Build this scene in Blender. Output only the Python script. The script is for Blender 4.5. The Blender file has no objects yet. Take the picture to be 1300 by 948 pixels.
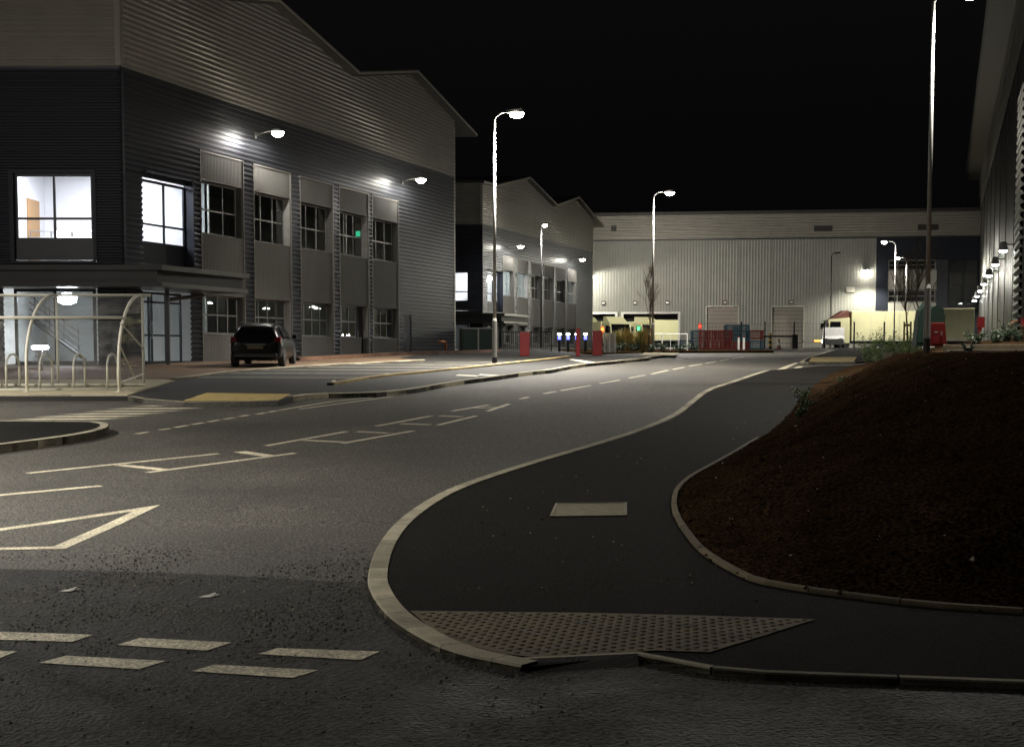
import bpy, bmesh, math, random
from mathutils import Vector, Matrix
random.seed(7)
S = bpy.context.scene
COL = S.collection
# ------------------------------------------------------------------ camera geometry (used to survey the ground plan)
FP, CX, CY, EYE = 1750.0, 650.0, 565.0, 1.55
PITCH = math.atan(118 / 1750.0)
cp, sp = math.cos(PITCH), math.sin(PITCH)
KN = [(-60, 0), (8, 0), (12, .05), (18, .20), (30, .55), (40, .88), (47, 1.06), (58, 1.3), (75, 1.5), (100, 1.75), (130, 2.0), (160, 2.1), (1500, 2.1)]
def zp(y):
    for (a, za), (b, zb) in zip(KN, KN[1:]):
        if y <= b: return za + (zb - za) * (y - a) / (b - a)
    return 2.1
def ray(x, y):
    u = (x - CX) / FP; v = -(y - CY) / FP
    d = (u, v * sp + cp, v * cp - sp)
    return d[0] / d[1], d[2] / d[1]
def G(x, y, dz=0.0):          # pixel -> point on the rising ground
    a, b = ray(x, y); Y = 4.0
    while Y < 400:
        if EYE + b * Y <= zp(Y) + dz: break
        Y += .02
    return (a * Y, Y)
def gx(px, Y): return (px - CX) / FP * Y
# ------------------------------------------------------------------ materials
MATS = {}
def nt(name):
    m = bpy.data.materials.new(name); m.use_nodes = True
    t = m.node_tree; t.nodes.clear(); MATS[name] = m
    return m, t, t.nodes.new('ShaderNodeOutputMaterial')
def pbr(name, col, rough=.6, metal=0, var=.15, scale=3, bump=0, bscale=40, spec=.5, speck=0, speck_scale=200, rvar=0, coat=0, stretch=None):
    m, t, out = nt(name); N = t.nodes; L = t.links
    p = N.new('ShaderNodeBsdfPrincipled'); L.new(p.outputs[0], out.inputs[0])
    p.inputs['Metallic'].default_value = metal; p.inputs['Roughness'].default_value = rough
    p.inputs['Specular IOR Level'].default_value = spec; p.inputs['Coat Weight'].default_value = coat
    g = N.new('ShaderNodeNewGeometry')
    src = g.outputs['Position']
    if stretch:
        mp = N.new('ShaderNodeMapping'); mp.inputs['Scale'].default_value = stretch; L.new(src, mp.inputs[0]); src = mp.outputs[0]
    n = N.new('ShaderNodeTexNoise'); n.inputs['Scale'].default_value = scale; n.inputs['Detail'].default_value = 6; n.inputs['Roughness'].default_value = .65
    L.new(src, n.inputs['Vector'])
    r = N.new('ShaderNodeMapRange'); r.inputs[1].default_value = .3; r.inputs[2].default_value = .7
    r.inputs[3].default_value = 1 - var; r.inputs[4].default_value = 1 + var
    L.new(n.outputs[0], r.inputs[0])
    mx = N.new('ShaderNodeVectorMath'); mx.operation = 'SCALE'; mx.inputs[0].default_value = col; L.new(r.outputs[0], mx.inputs['Scale'])
    last = mx.outputs[0]
    if speck:
        n2 = N.new('ShaderNodeTexNoise'); n2.inputs['Scale'].default_value = speck_scale; n2.inputs['Detail'].default_value = 2; L.new(g.outputs['Position'], n2.inputs['Vector'])
        r2 = N.new('ShaderNodeMapRange'); r2.inputs[1].default_value = .35; r2.inputs[2].default_value = .7; r2.inputs[1].default_value = .40; r2.inputs[2].default_value = .66; r2.inputs[3].default_value = 1 - speck; r2.inputs[4].default_value = 1 + speck * 1.9
        L.new(n2.outputs[0], r2.inputs[0])
        m2 = N.new('ShaderNodeVectorMath'); m2.operation = 'SCALE'; L.new(last, m2.inputs[0]); L.new(r2.outputs[0], m2.inputs['Scale']); last = m2.outputs[0]
    L.new(last, p.inputs['Base Color'])
    if rvar:
        r3 = N.new('ShaderNodeMapRange'); r3.inputs[1].default_value = .3; r3.inputs[2].default_value = .7; r3.inputs[3].default_value = rough - rvar; r3.inputs[4].default_value = rough + rvar
        L.new(n.outputs[0], r3.inputs[0]); L.new(r3.outputs[0], p.inputs['Roughness'])
    if bump:
        n4 = N.new('ShaderNodeTexNoise'); n4.inputs['Scale'].default_value = bscale; n4.inputs['Detail'].default_value = 4; L.new(g.outputs['Position'], n4.inputs['Vector'])
        b = N.new('ShaderNodeBump'); b.inputs['Strength'].default_value = 1; b.inputs['Distance'].default_value = bump
        L.new(n4.outputs[0], b.inputs['Height']); L.new(b.outputs[0], p.inputs['Normal'])
    return m
def emit(name, col, st):
    m, t, out = nt(name); e = t.nodes.new('ShaderNodeEmission'); e.inputs[0].default_value = (*col, 1); e.inputs[1].default_value = st
    t.links.new(e.outputs[0], out.inputs[0]); return m
def glassmat(name, tint, refl=.06, rough=.0, haze=0):
    m, t, out = nt(name); N = t.nodes; L = t.links
    tr = N.new('ShaderNodeBsdfTransparent'); tr.inputs[0].default_value = (*tint, 1)
    gl = N.new('ShaderNodeBsdfGlossy'); gl.inputs['Roughness'].default_value = rough
    fr = N.new('ShaderNodeFresnel'); fr.inputs[0].default_value = 1.5
    mp = N.new('ShaderNodeMath'); mp.operation = 'MULTIPLY_ADD'; mp.inputs[1].default_value = 1.2 if not haze else .12; mp.inputs[2].default_value = refl
    L.new(fr.outputs[0], mp.inputs[0])
    mx = N.new('ShaderNodeMixShader'); L.new(mp.outputs[0], mx.inputs[0]); L.new(tr.outputs[0], mx.inputs[1]); L.new(gl.outputs[0], mx.inputs[2])
    last = mx.outputs[0]
    if haze:
        df = N.new('ShaderNodeBsdfDiffuse'); df.inputs[0].default_value = (.5, .5, .48, 1)
        no = N.new('ShaderNodeTexNoise'); no.inputs['Scale'].default_value = 3; no.inputs['Detail'].default_value = 8
        ge = N.new('ShaderNodeNewGeometry'); L.new(ge.outputs['Position'], no.inputs['Vector'])
        mr = N.new('ShaderNodeMapRange'); mr.inputs[1].default_value = .4; mr.inputs[2].default_value = .75; mr.inputs[3].default_value = haze * .4; mr.inputs[4].default_value = haze * 1.6
        L.new(no.outputs[0], mr.inputs[0])
        m2 = N.new('ShaderNodeMixShader'); L.new(mr.outputs[0], m2.inputs[0]); L.new(last, m2.inputs[1]); L.new(df.outputs[0], m2.inputs[2]); last = m2.outputs[0]
    L.new(last, out.inputs[0]); return m
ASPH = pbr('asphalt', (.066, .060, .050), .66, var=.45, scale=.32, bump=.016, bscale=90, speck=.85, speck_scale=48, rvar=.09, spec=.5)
ASPH_OLD = pbr('worn_asphalt', (.0175, .0152, .0115), .55, var=.9, scale=1.4, bump=.06, bscale=40, speck=.97, speck_scale=26, rvar=.16, spec=.35)  # speck contrast also paints dark gaps and bright glints into the grain
PAVE = pbr('footway_asphalt', (.0095, .0085, .007), .82, var=.6, scale=.9, bump=.012, bscale=120, speck=.85, speck_scale=60, spec=.1, rvar=.06)
KERB = pbr('kerb_concrete', (.40, .36, .26), .8, var=.22, scale=4, bump=.004, bscale=70, speck=.15)
EDGE_Y = pbr('buff_edging', (.36, .27, .12), .8, var=.2, scale=5)
BUFF = pbr('buff_tactile', (.50, .38, .15), .75, var=.2, scale=4, bump=.003)
TACT = pbr('brown_tactile', (.15, .115, .065), .7, var=.3, scale=3, speck=.25)
PLINTH = pbr('plinth_concrete', (.40, .35, .23), .8, var=.15, scale=2)
PAINT = pbr('road_paint', (.60, .54, .40), .55, var=.3, scale=3.5, bump=.004, bscale=90, speck=.35, speck_scale=60)
CLOD = pbr('soil_clod', (.034, .020, .010), .95, var=.6, scale=9, spec=.1)
SOIL = pbr('bare_soil', (.028, .0170, .0092), .95, var=.4, scale=1.6, bump=.03, bscale=26, speck=.6, speck_scale=30, spec=.0)
CONC = pbr('wall_concrete', (.30, .26, .20), .85, var=.2, scale=2)
CLAD_L = pbr('light_cladding', (.285, .27, .24), .42, metal=.35, var=.08, scale=1)
CLAD_D = pbr('dark_cladding', (.085, .090, .102), .30, metal=.8, var=.1, scale=1)
CLAD_N = pbr('navy_cladding', (.012, .015, .026), .5, metal=.3, var=.1, scale=1)
PANEL = pbr('grey_panel', (.165, .16, .15), .45, metal=.25, var=.06, scale=1)
FACT = pbr('factory_metal', (.14, .14, .135), .33, metal=.6, var=.1, scale=.5)
FACT_L = pbr('factory_upper', (.15, .14, .12), .5, metal=.2)
SILVER = pbr('silver_cladding', (.235, .235, .215), .5, metal=.25, var=.08, scale=.7)
BTRIM = pbr('bay_edge_trim', (.26, .25, .23), .4, metal=.4, var=.06)
TRIM = pbr('pale_trim', (.5, .48, .43), .4, metal=.4, var=.06)
ROOFM = pbr('roof_metal', (.05, .048, .045), .5, metal=.4)
FRAME = pbr('window_frame', (.34, .34, .33), .4, metal=.5)
FRAME_D = pbr('dark_frame', (.02, .022, .026), .4, metal=.3)
CANOPY = pbr('canopy_metal', (.20, .20, .18), .3, metal=.8, var=.12, scale=3)
CANOPY_D = pbr('canopy_black_and_shade', (.015, .015, .016), .5)
REVEAL = pbr('reveal_metal', (.45, .44, .42), .4, metal=.3)
WHITEW = pbr('white_plaster', (.78, .78, .80), .8, var=.03)
GREYW = pbr('office_plaster', (.45, .46, .44), .8, var=.05)
CARPET = pbr('floor_carpet', (.12, .12, .13), .9)
WOOD = pbr('door_wood', (.36, .21, .09), .5, var=.15, scale=6, stretch=(6, 6, .7))
STEEL = pbr('brushed_steel', (.45, .45, .45), .3, metal=1)
GALV = pbr('galvanised_steel', (.28, .275, .26), .5, metal=.25, var=.12, scale=5)
BLACKM = pbr('black_metal', (.012, .012, .013), .45)
CREAMP = pbr('cream_paint', (.82, .79, .68), .45, var=.08)
REDP = pbr('red_paint', (.15, .010, .010), .4, var=.1)
GREENP = pbr('green_paint', (.006, .022, .014), .5)
BLUEP = pbr('blue_plastic', (.020, .075, .115), .5, var=.2)
REDC = pbr('red_plastic', (.17, .016, .012), .5, var=.2)
ORANGEP = pbr('orange_pipe', (.50, .15, .03), .45)
BRICKR = pbr('red_kerb', (.17, .09, .055), .8, var=.2)
CARP = pbr('car_paint', (.003, .003, .0035), .3, spec=.2, coat=.06, var=0)
CARG = pbr('car_glass', (.004, .004, .005), .08, spec=.4, var=0)
RUBBER = pbr('tyre_rubber', (.012, .012, .012), .8)
RIMM = pbr('alloy_rim', (.22, .22, .22), .35, metal=.9)
PLATE = pbr('number_plate', (.08, .06, .02), .4)
TAILR = pbr('tail_lens', (.09, .006, .008), .12, coat=.8)
TRUCKW = pbr('truck_cream', (.62, .60, .36), .5, var=.05, scale=.8)
TRUCKR = pbr('truck_red', (.10, .03, .02), .5)
SHUT = pbr('shutter_grey', (.28, .26, .23), .5, metal=.3, var=.05)
DARKIN = pbr('dock_dark', (.008, .009, .014), .6)
BARK = pbr('tree_bark', (.11, .085, .055), .9, var=.3, scale=10)
TIMBER = pbr('stake_timber', (.36, .24, .10), .8)
LEAF = pbr('leaf_green', (.07, .115, .03), .7, var=.4, scale=6)
LEAF_D = pbr('leaf_dark', (.022, .045, .018), .6, var=.4, scale=6)
REED = pbr('reed_blade', (.42, .32, .12), .8, var=.4, scale=5)
WHITE = pbr('white_plastic', (.7, .7, .68), .5)
YELL = pbr('yellow_paint', (.60, .38, .03), .5)
PAPER = pbr('litter_paper', (.7, .68, .62), .8)
GLASS = glassmat('window_glass', (.62, .70, .68), .03)
GLASSC = glassmat('clear_glass', (.9, .93, .95), .02)
POLY = glassmat('clear_polycarbonate', (.80, .82, .84), .02, .02, haze=.17)
LAMP_E = emit('lamp_glow', (1, .95, .80), 90)
LAMP_C = emit('cool_lamp_glow', (.92, .96, 1), 60)
CEIL_E = emit('ceiling_glow', (.93, .94, 1), 48)
LOBBY_E = emit('lobby_glow', (.85, .88, 1), 5)
PEND_E = emit('office_glow', (1, .97, .88), 7)
RED_E = emit('red_signal_glow', (1, .05, .02), 25)
GRN_E = emit('green_signal_glow', (.05, 1, .25), 7)
BLUE_E = emit('blue_bollard_glow', (.10, .12, 1), 6)
EXIT_E = emit('exit_sign_glow', (.06, 1, .5), .8)
AMB_E = emit('amber_glow', (1, .35, .05), 6)

def brickmat():
    m, t, out = nt('block_paving'); N = t.nodes; L = t.links
    p = N.new('ShaderNodeBsdfPrincipled'); L.new(p.outputs[0], out.inputs[0]); p.inputs['Roughness'].default_value = .8
    g = N.new('ShaderNodeNewGeometry'); b = N.new('ShaderNodeTexBrick')
    b.inputs['Color1'].default_value = (.20, .125, .07, 1); b.inputs['Color2'].default_value = (.13, .08, .045, 1); b.inputs['Mortar'].default_value = (.06, .04, .03, 1)
    b.inputs['Scale'].default_value = 1; b.inputs['Brick Width'].default_value = .2; b.inputs['Row Height'].default_value = .1; b.inputs['Mortar Size'].default_value = .008
    L.new(g.outputs['Position'], b.inputs['Vector']); L.new(b.outputs[0], p.inputs['Base Color'])
    return m
BLOCK = brickmat()
# ------------------------------------------------------------------ mesh builder
OFF = {}
class MB:
    def __init__(self): self.v = []; self.f = []; self.mi = []; self.mats = []
    def m(self, mat):
        if mat not in self.mats: self.mats.append(mat)
        return self.mats.index(mat)
    def face(self, pts, mat=None):
        b = len(self.v); self.v += [tuple(p) for p in pts]; self.f.append(tuple(range(b, b + len(pts)))); self.mi.append(self.m(mat) if mat else 0)
    def hexa(self, p, mat=None):   # p: 8 points, bottom 4 ccw, top 4 ccw
        b = len(self.v); self.v += [tuple(q) for q in p]
        for f in ((3, 2, 1, 0), (4, 5, 6, 7), (0, 1, 5, 4), (1, 2, 6, 5), (2, 3, 7, 6), (3, 0, 4, 7)):
            self.f.append(tuple(b + i for i in f)); self.mi.append(self.m(mat) if mat else 0)
    def box(self, x0, x1, y0, y1, z0, z1, mat=None):
        self.hexa([(x0, y0, z0), (x1, y0, z0), (x1, y1, z0), (x0, y1, z0), (x0, y0, z1), (x1, y0, z1), (x1, y1, z1), (x0, y1, z1)], mat)
    def fbox(self, F, s0, s1, n0, n1, z0, z1, mat=None):  # box in a wall frame
        P = F.p
        self.hexa([P(s0, n0, z0), P(s1, n0, z0), P(s1, n1, z0), P(s0, n1, z0), P(s0, n0, z1), P(s1, n0, z1), P(s1, n1, z1), P(s0, n1, z1)], mat)
    def tube(self, pts, r, seg=8, mat=None, r1=None, cap=True):
        pts = [Vector(p) for p in pts]; n = len(pts); rings = []
        up = Vector((0, 0, 1))
        for i, p in enumerate(pts):
            d = (pts[min(i + 1, n - 1)] - pts[max(i - 1, 0)]).normalized()
            a = d.cross(up)
            if a.length < 1e-3: a = Vector((1, 0, 0))
            a.normalize(); c = d.cross(a)
            rr = r if r1 is None else r + (r1 - r) * i / (n - 1)
            b = len(self.v)
            for k in range(seg):
                th = 2 * math.pi * k / seg; self.v.append(tuple(p + a * math.cos(th) * rr + c * math.sin(th) * rr))
            rings.append(b)
        mi = self.m(mat) if mat else 0
        for i in range(n - 1):
            for k in range(seg):
                k2 = (k + 1) % seg
                self.f.append((rings[i] + k, rings[i] + k2, rings[i + 1] + k2, rings[i + 1] + k)); self.mi.append(mi)
        if cap:
            self.f.append(tuple(rings[0] + k for k in range(seg))); self.mi.append(mi)
            self.f.append(tuple(rings[-1] + k for k in reversed(range(seg)))); self.mi.append(mi)
    def lathe(self, prof, c=(0, 0, 0), seg=16, mat=None):
        b = len(self.v); mi = self.m(mat) if mat else 0
        for r, z in prof:
            for k in range(seg):
                th = 2 * math.pi * k / seg; self.v.append((c[0] + r * math.cos(th), c[1] + r * math.sin(th), c[2] + z))
        for i in range(len(prof) - 1):
            for k in range(seg):
                k2 = (k + 1) % seg; self.f.append((b + i * seg + k, b + i * seg + k2, b + (i + 1) * seg + k2, b + (i + 1) * seg + k)); self.mi.append(mi)
        self.f.append(tuple(b + k for k in reversed(range(seg)))); self.mi.append(mi)
        e = b + (len(prof) - 1) * seg; self.f.append(tuple(e + k for k in range(seg))); self.mi.append(mi)
    def build(self, name, mat=None, parent=None, smooth=False, bevel=0):
        me = bpy.data.meshes.new(name)
        off = OFF.get(parent.name, Vector((0, 0, 0))) if parent else Vector((0, 0, 0))
        me.from_pydata([tuple(Vector(v) - off) for v in self.v], [], self.f)
        for x in ([mat] if mat else self.mats): me.materials.append(x)
        if not mat and len(self.mats) > 1:
            for i, q in enumerate(self.mi): me.polygons[i].material_index = q
        me.validate(); me.update()
        bm = bmesh.new(); bm.from_mesh(me); bmesh.ops.remove_doubles(bm, verts=bm.verts, dist=1e-5) if smooth else None
        bmesh.ops.recalc_face_normals(bm, faces=bm.faces) if smooth else None
        bm.to_mesh(me); bm.free()
        if smooth:
            for q in me.polygons: q.use_smooth = True
        o = bpy.data.objects.new(name, me); COL.objects.link(o)
        if parent: o.parent = parent
        OFF[o.name] = off
        if bevel:
            bv = o.modifiers.new('bevel', 'BEVEL'); bv.width = bevel; bv.segments = 2; bv.limit_method = 'ANGLE'
        return o
def each(mb, name, mat=None, parent=None, **k):
    """one object per loose piece of the builder"""
    par = list(range(len(mb.v)))
    def find(a):
        while par[a] != a: par[a] = par[par[a]]; a = par[a]
        return a
    for f in mb.f:
        for a in f[1:]: par[find(a)] = find(f[0])
    grp = {}
    for i, f in enumerate(mb.f): grp.setdefault(find(f[0]), []).append(i)
    out = []
    for fs in grp.values():
        n = MB(); n.mats = mb.mats; idx = {}
        for i in fs:
            q = []
            for a in mb.f[i]:
                if a not in idx: idx[a] = len(n.v); n.v.append(mb.v[a])
                q.append(idx[a])
            n.f.append(tuple(q)); n.mi.append(mb.mi[i])
        out.append(n.build(name, mat, parent, **k))
    return out
def empty(name, loc, label=None, cat=None, group=None):
    o = bpy.data.objects.new(name, None); COL.objects.link(o); o.location = loc; OFF[o.name] = Vector(loc)
    o.empty_display_size = .2
    return tag(o, label, cat, group)
def tag(o, label=None, cat=None, group=None, kind=None):
    for k, v in (('label', label), ('category', cat), ('group', group), ('kind', kind)):
        if v: o[k] = v
    return o
def struct(o): o['kind'] = 'structure'; return o
def copy_tree(o, parent=None):
    c = o.copy(); COL.objects.link(c)
    if parent: c.parent = parent
    for ch in [x for x in COL.objects if x.parent == o]: copy_tree(ch, c)
    return c
class Frame:   # s along the wall, n outward, z up
    def __init__(self, O, D, flip=1):
        l = math.hypot(*D); self.O = O; self.D = (D[0] / l, D[1] / l); self.N = (self.D[1] * flip, -self.D[0] * flip)
    def p(self, s, n, z): return (self.O[0] + self.D[0] * s + self.N[0] * n, self.O[1] + self.D[1] * s + self.N[1] * n, z)
def ribs(mb, F, s0, s1, z0, z1, pitch=.15, depth=.03, vert=False, n=0, mat=None, flat=.28):
    """trapezoidal profiled sheet: real corrugations"""
    lo, hi = (s0, s1) if vert else (z0, z1)
    k = math.floor(lo / pitch); pr = []
    while k * pitch < hi:
        b = k * pitch
        for t, d in ((0, 0), (flat * pitch, 0), (.5 * pitch, depth), (.78 * pitch, depth)):
            q = b + t
            if lo < q < hi: pr.append((q, d))
        k += 1
    pr = [(lo, pr[0][1] if pr else 0)] + pr + [(hi, pr[-1][1] if pr else 0)]
    for (a, da), (b, db) in zip(pr, pr[1:]):
        if vert: mb.face([F.p(a, n + da, z0), F.p(b, n + db, z0), F.p(b, n + db, z1), F.p(a, n + da, z1)], mat)
        else: mb.face([F.p(s0, n + da, a), F.p(s1, n + da, a), F.p(s1, n + db, b), F.p(s0, n + db, b)], mat)
def cut_top(o, pts):  # cut mesh (world verts + offset) above the line through two 3D points, vertical wall
    pass
# ------------------------------------------------------------------ draped sheets
def densify(poly, closed=True, step=2.0):
    out = []
    n = len(poly)
    for i in range(n if closed else n - 1):
        a = poly[i]; b = poly[(i + 1) % n]; l = math.dist(a, b); k = max(1, int(l / step))
        for j in range(k): out.append((a[0] + (b[0] - a[0]) * j / k, a[1] + (b[1] - a[1]) * j / k))
    if not closed: out.append(poly[-1])
    return out
def sheet(name, poly, dz, mat, skirt=0, parent=None):
    bm = bmesh.new()
    vs = [bm.verts.new((x, y, 0)) for x, y in poly]
    f = bm.faces.new(vs)
    bm.normal_update()
    if f.normal.z < 0: f.normal_flip()
    bmesh.ops.triangulate(bm, faces=bm.faces[:], ngon_method='EAR_CLIP')
    ys = [p[1] for p in poly]
    for ky, _ in KN:
        if min(ys) < ky < max(ys):
            bmesh.ops.bisect_plane(bm, geom=bm.verts[:] + bm.edges[:] + bm.faces[:], plane_co=(0, ky, 0), plane_no=(0, 1, 0))
    if skirt:
        ed = [e for e in bm.edges if e.is_boundary]
        r = bmesh.ops.extrude_edge_only(bm, edges=ed)
        nv = [g for g in r['geom'] if isinstance(g, bmesh.types.BMVert)]
        for v in nv: v.co.z -= skirt
    for v in bm.verts: v.co.z += zp(v.co.y) + dz
    me = bpy.data.meshes.new(name); bm.to_mesh(me); bm.free(); me.materials.append(mat)
    o = bpy.data.objects.new(name, me); COL.objects.link(o); return struct(o)
def strip_poly(line, w, side=1):
    """polyline -> polygon of width w on one side"""
    L = []; n = len(line)
    for i, p in enumerate(line):
        a = line[max(i - 1, 0)]; b = line[min(i + 1, n - 1)]
        d = (b[0] - a[0], b[1] - a[1]); l = math.hypot(*d) or 1
        L.append((p[0] - d[1] / l * w * side, p[1] + d[0] / l * w * side))
    return L
KTONE = {}
def kerb_strip(name, line, w, top, base, mat, side=1, joints=.9):
    """kerb stones along a line: real blocks with fine joints"""
    mb = MB(); line = densify(line, False, .3)
    inner = strip_poly(line, w, side); n = len(line)
    if mat.name not in KTONE:
        c0 = {'kerb_concrete': (.40, .36, .26), 'buff_edging': (.36, .27, .12), 'red_kerb': (.17, .09, .055)}.get(mat.name, (.17, .135, .08))
        KTONE[mat.name] = [mat] + [pbr(mat.name + '_tone', tuple(v * q for v in c0), .8, var=.3, scale=5, bump=.004, bscale=70, speck=.25) for q in (.62, .85, 1.1)]
    tones = KTONE[mat.name]; rt = random.Random(len(line))
    def blk(i, j):
        mt = tones[0]
        for k in range(i, j):
            if k % 3 == 0: mt = rt.choice([tones[0], tones[0], tones[1], tones[2], tones[3]])
            a, b, c, d = line[k], line[k + 1], inner[k + 1], inner[k]
            if k % 3 == 0: a = (a[0] + (b[0] - a[0]) * .04, a[1] + (b[1] - a[1]) * .04); d = (d[0] + (c[0] - d[0]) * .04, d[1] + (c[1] - d[1]) * .04)
            zz = [zp(q[1]) for q in (a, b, c, d)]
            ch = .012
            mb.face([(a[0], a[1], zz[0] + base), (b[0], b[1], zz[1] + base), (b[0], b[1], zz[1] + top - ch), (a[0], a[1], zz[0] + top - ch)], mt)
            def mv(p, q, t=.08): return (p[0] + (q[0] - p[0]) * t, p[1] + (q[1] - p[1]) * t)
            a2, b2 = mv(a, d), mv(b, c)
            mb.face([(a[0], a[1], zz[0] + top - ch), (b[0], b[1], zz[1] + top - ch), (b2[0], b2[1], zz[1] + top), (a2[0], a2[1], zz[0] + top)], mt)
            mb.face([(a2[0], a2[1], zz[0] + top), (b2[0], b2[1], zz[1] + top), (c[0], c[1], zz[2] + top), (d[0], d[1], zz[3] + top)], mt)
            mb.face([(d[0], d[1], zz[3] + top), (c[0], c[1], zz[2] + top), (c[0], c[1], zz[2] + base), (d[0], d[1], zz[3] + base)], mt)
    blk(0, n - 1)
    return struct(mb.build(name))
def smooth_line(pts, it=2):
    for _ in range(it):
        o = [pts[0]]
        for a, b in zip(pts, pts[1:]):
            o += [(a[0] * .75 + b[0] * .25, a[1] * .75 + b[1] * .25), (a[0] * .25 + b[0] * .75, a[1] * .25 + b[1] * .75)]
        pts = o + [pts[-1]]
    return pts
GG = lambda l, dz=0: [G(x, y, dz) for x, y in l]
def kerbmat():
    m = pbr('kerb_stone', (.30, .27, .20), .8, var=.22, scale=4, bump=.004, bscale=70, speck=.15)
    return m
# ================================================================== GROUND
mb = MB()
ysx = [k[0] for k in KN[:-1]] + [600]
sg = sheet('ground', [(-300, -60), (300, -60), (300, 1500), (-300, 1500)], -.16, SOIL)
sheet('road', [(-60, -20), (45, -20), (70, 170), (-60, 170)], 0, ASPH)
# worn surfacing of the side road across the foreground
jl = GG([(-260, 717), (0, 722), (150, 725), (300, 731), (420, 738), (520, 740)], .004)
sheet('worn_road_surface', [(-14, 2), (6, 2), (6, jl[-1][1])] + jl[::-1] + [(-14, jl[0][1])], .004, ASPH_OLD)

# ---- near right footway
ko = GG([(809, 835), (661, 842), (565, 823), (507, 791), (481.5, 768), (468.6, 745), (466, 731), (470, 712), (479, 689), (500, 661.5), (532, 638), (569, 618), (625, 599), (694, 578), (758, 560), (803, 546), (851, 527), (873, 510), (893, 494), (930, 483), (972, 469.5)], .05)
kc = smooth_line(ko[1:], 2)
KH = .03
far_e = GG([(1100, 457)], 0)[0]
k_r = GG([(661, 842.5), (809, 835), (901, 852), (971, 859)], .02)
mb = MB(); P0, P1 = k_r[0], k_r[1]
mb.face([(P0[0] - .02, P0[1] - .16, .004), (P1[0], P1[1] - .12, .004), (P1[0], P1[1], KH + .012), (P0[0] - .02, P0[1] + .01, KH + .012)])
struct(mb.build('dropped_kerb', pbr('dropped_kerb_tar', (.03, .027, .022), .8, var=.4, scale=8, bump=.01, bscale=60)))
kr2 = k_r + [(k_r[-1][0] + 3.0, k_r[-1][1] - .5), (k_r[-1][0] + 9, k_r[-1][1] - 1.2)]
foot = kc[::-1] + kr2[1:] + [(16, 7.0), (16, 47.0), (10.7, 47.0)]
sheet('footway', foot, KH, PAVE, skirt=.2)
kerb_strip('kerb', kc, .13, KH + .012, -.02, KERB, side=-1)
kerb_strip('kerb', kr2, .05, KH + .010, -.02, KERB, side=1)
# ---- edging + mound
el = GG([(1300, 780), (1166, 770), (1077, 759), (1010, 750), (957, 740), (930, 728), (906, 714), (890, 703), (878, 691), (860, 666), (852, 648), (853, 629), (860, 618), (874, 606), (900, 592), (920, 581), (955, 560), (975, 550), (1000, 528), (1015, 508), (1030, 490), (1062, 470), (1100, 459)], KH)
el = [(el[0][0] + 8, el[0][1] - 1.6)] + smooth_line(el, 1)
kerb_strip('path_edging', el[:35], .05, KH + .03, 0, pbr('edging_concrete', (.17, .135, .08), .85, var=.3, scale=4), side=-1)
MP = el + [(30, el[-1][1] + .4), (60, 47), (60, 5)]
def inside(x, y, P):
    c = False; n = len(P)
    for i in range(n):
        x0, y0 = P[i]; x1, y1 = P[(i + 1) % n]
        if (y0 > y) != (y1 > y) and x < (x1 - x0) * (y - y0) / (y1 - y0) + x0: c = not c
    return c
def dist(x, y, line):
    d = 1e9
    for (x0, y0), (x1, y1) in zip(line, line[1:]):
        dx, dy = x1 - x0, y1 - y0; t = max(0, min(1, ((x - x0) * dx + (y - y0) * dy) / (dx * dx + dy * dy + 1e-9)))
        d = min(d, math.hypot(x - x0 - dx * t, y - y0 - dy * t))
    return d
from mathutils import noise
def top_z(x, y):
    return 1.50 if y < 30 else min(1.50 + (y - 30) * .045, 1.88)
def mound_z(x, y, d=None):
    if d is None: d = dist(x, y, el)
    b = zp(y) + KH
    h = max(0, top_z(x, y) - b)
    rise = (.20 + .26 * max(0, min(1, (y - 11) / 13))) * d * (1 - math.exp(-d / .5)) if y < 30 else .22 * d * (1 - math.exp(-d / .8))
    k = min(1, rise / max(h, .05))
    k = k * k * (3 - 2 * k) if False else (1 - (1 - k) ** 1.2 if k < 1 else 1)
    n = noise.noise(Vector((x * 1.1, y * 1.1, 0))) * .07 + noise.noise(Vector((x * 4, y * 4, 3))) * .03 + noise.noise(Vector((x * 13, y * 13, 7))) * .014
    far = 1 if y < 28 else max(.15, 1 - (y - 28) / 3)
    return b + .016 + h * k + n * min(1, d * 1.6) * far
bm = bmesh.new(); gridv = {}
xs = [1.2 + i * .12 for i in range(95)] + [12.6 + i * .7 for i in range(70)]
ys = [5.4 + j * .12 for j in range(210)] + [30.6 + j * .35 for j in range(48)]
for i, x in enumerate(xs):
    for j, y in enumerate(ys):
        if inside(x, y, MP):
            gridv[i, j] = bm.verts.new((x, y, mound_z(x, y)))
        else:
            d = dist(x, y, el)
            if d < .5: gridv[i, j] = bm.verts.new((x, y, zp(y) - .05))
for i in range(len(xs) - 1):
    for j in range(len(ys) - 1):
        q = [gridv.get(k) for k in ((i, j), (i + 1, j), (i + 1, j + 1), (i, j + 1))]
        if all(q): bm.faces.new(q)
me = bpy.data.meshes.new('soil_mound'); bm.to_mesh(me); bm.free(); me.materials.append(SOIL)
for q in me.polygons: q.use_smooth = True
o = bpy.data.objects.new('soil_mound', me); COL.objects.link(o); struct(o)
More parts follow.
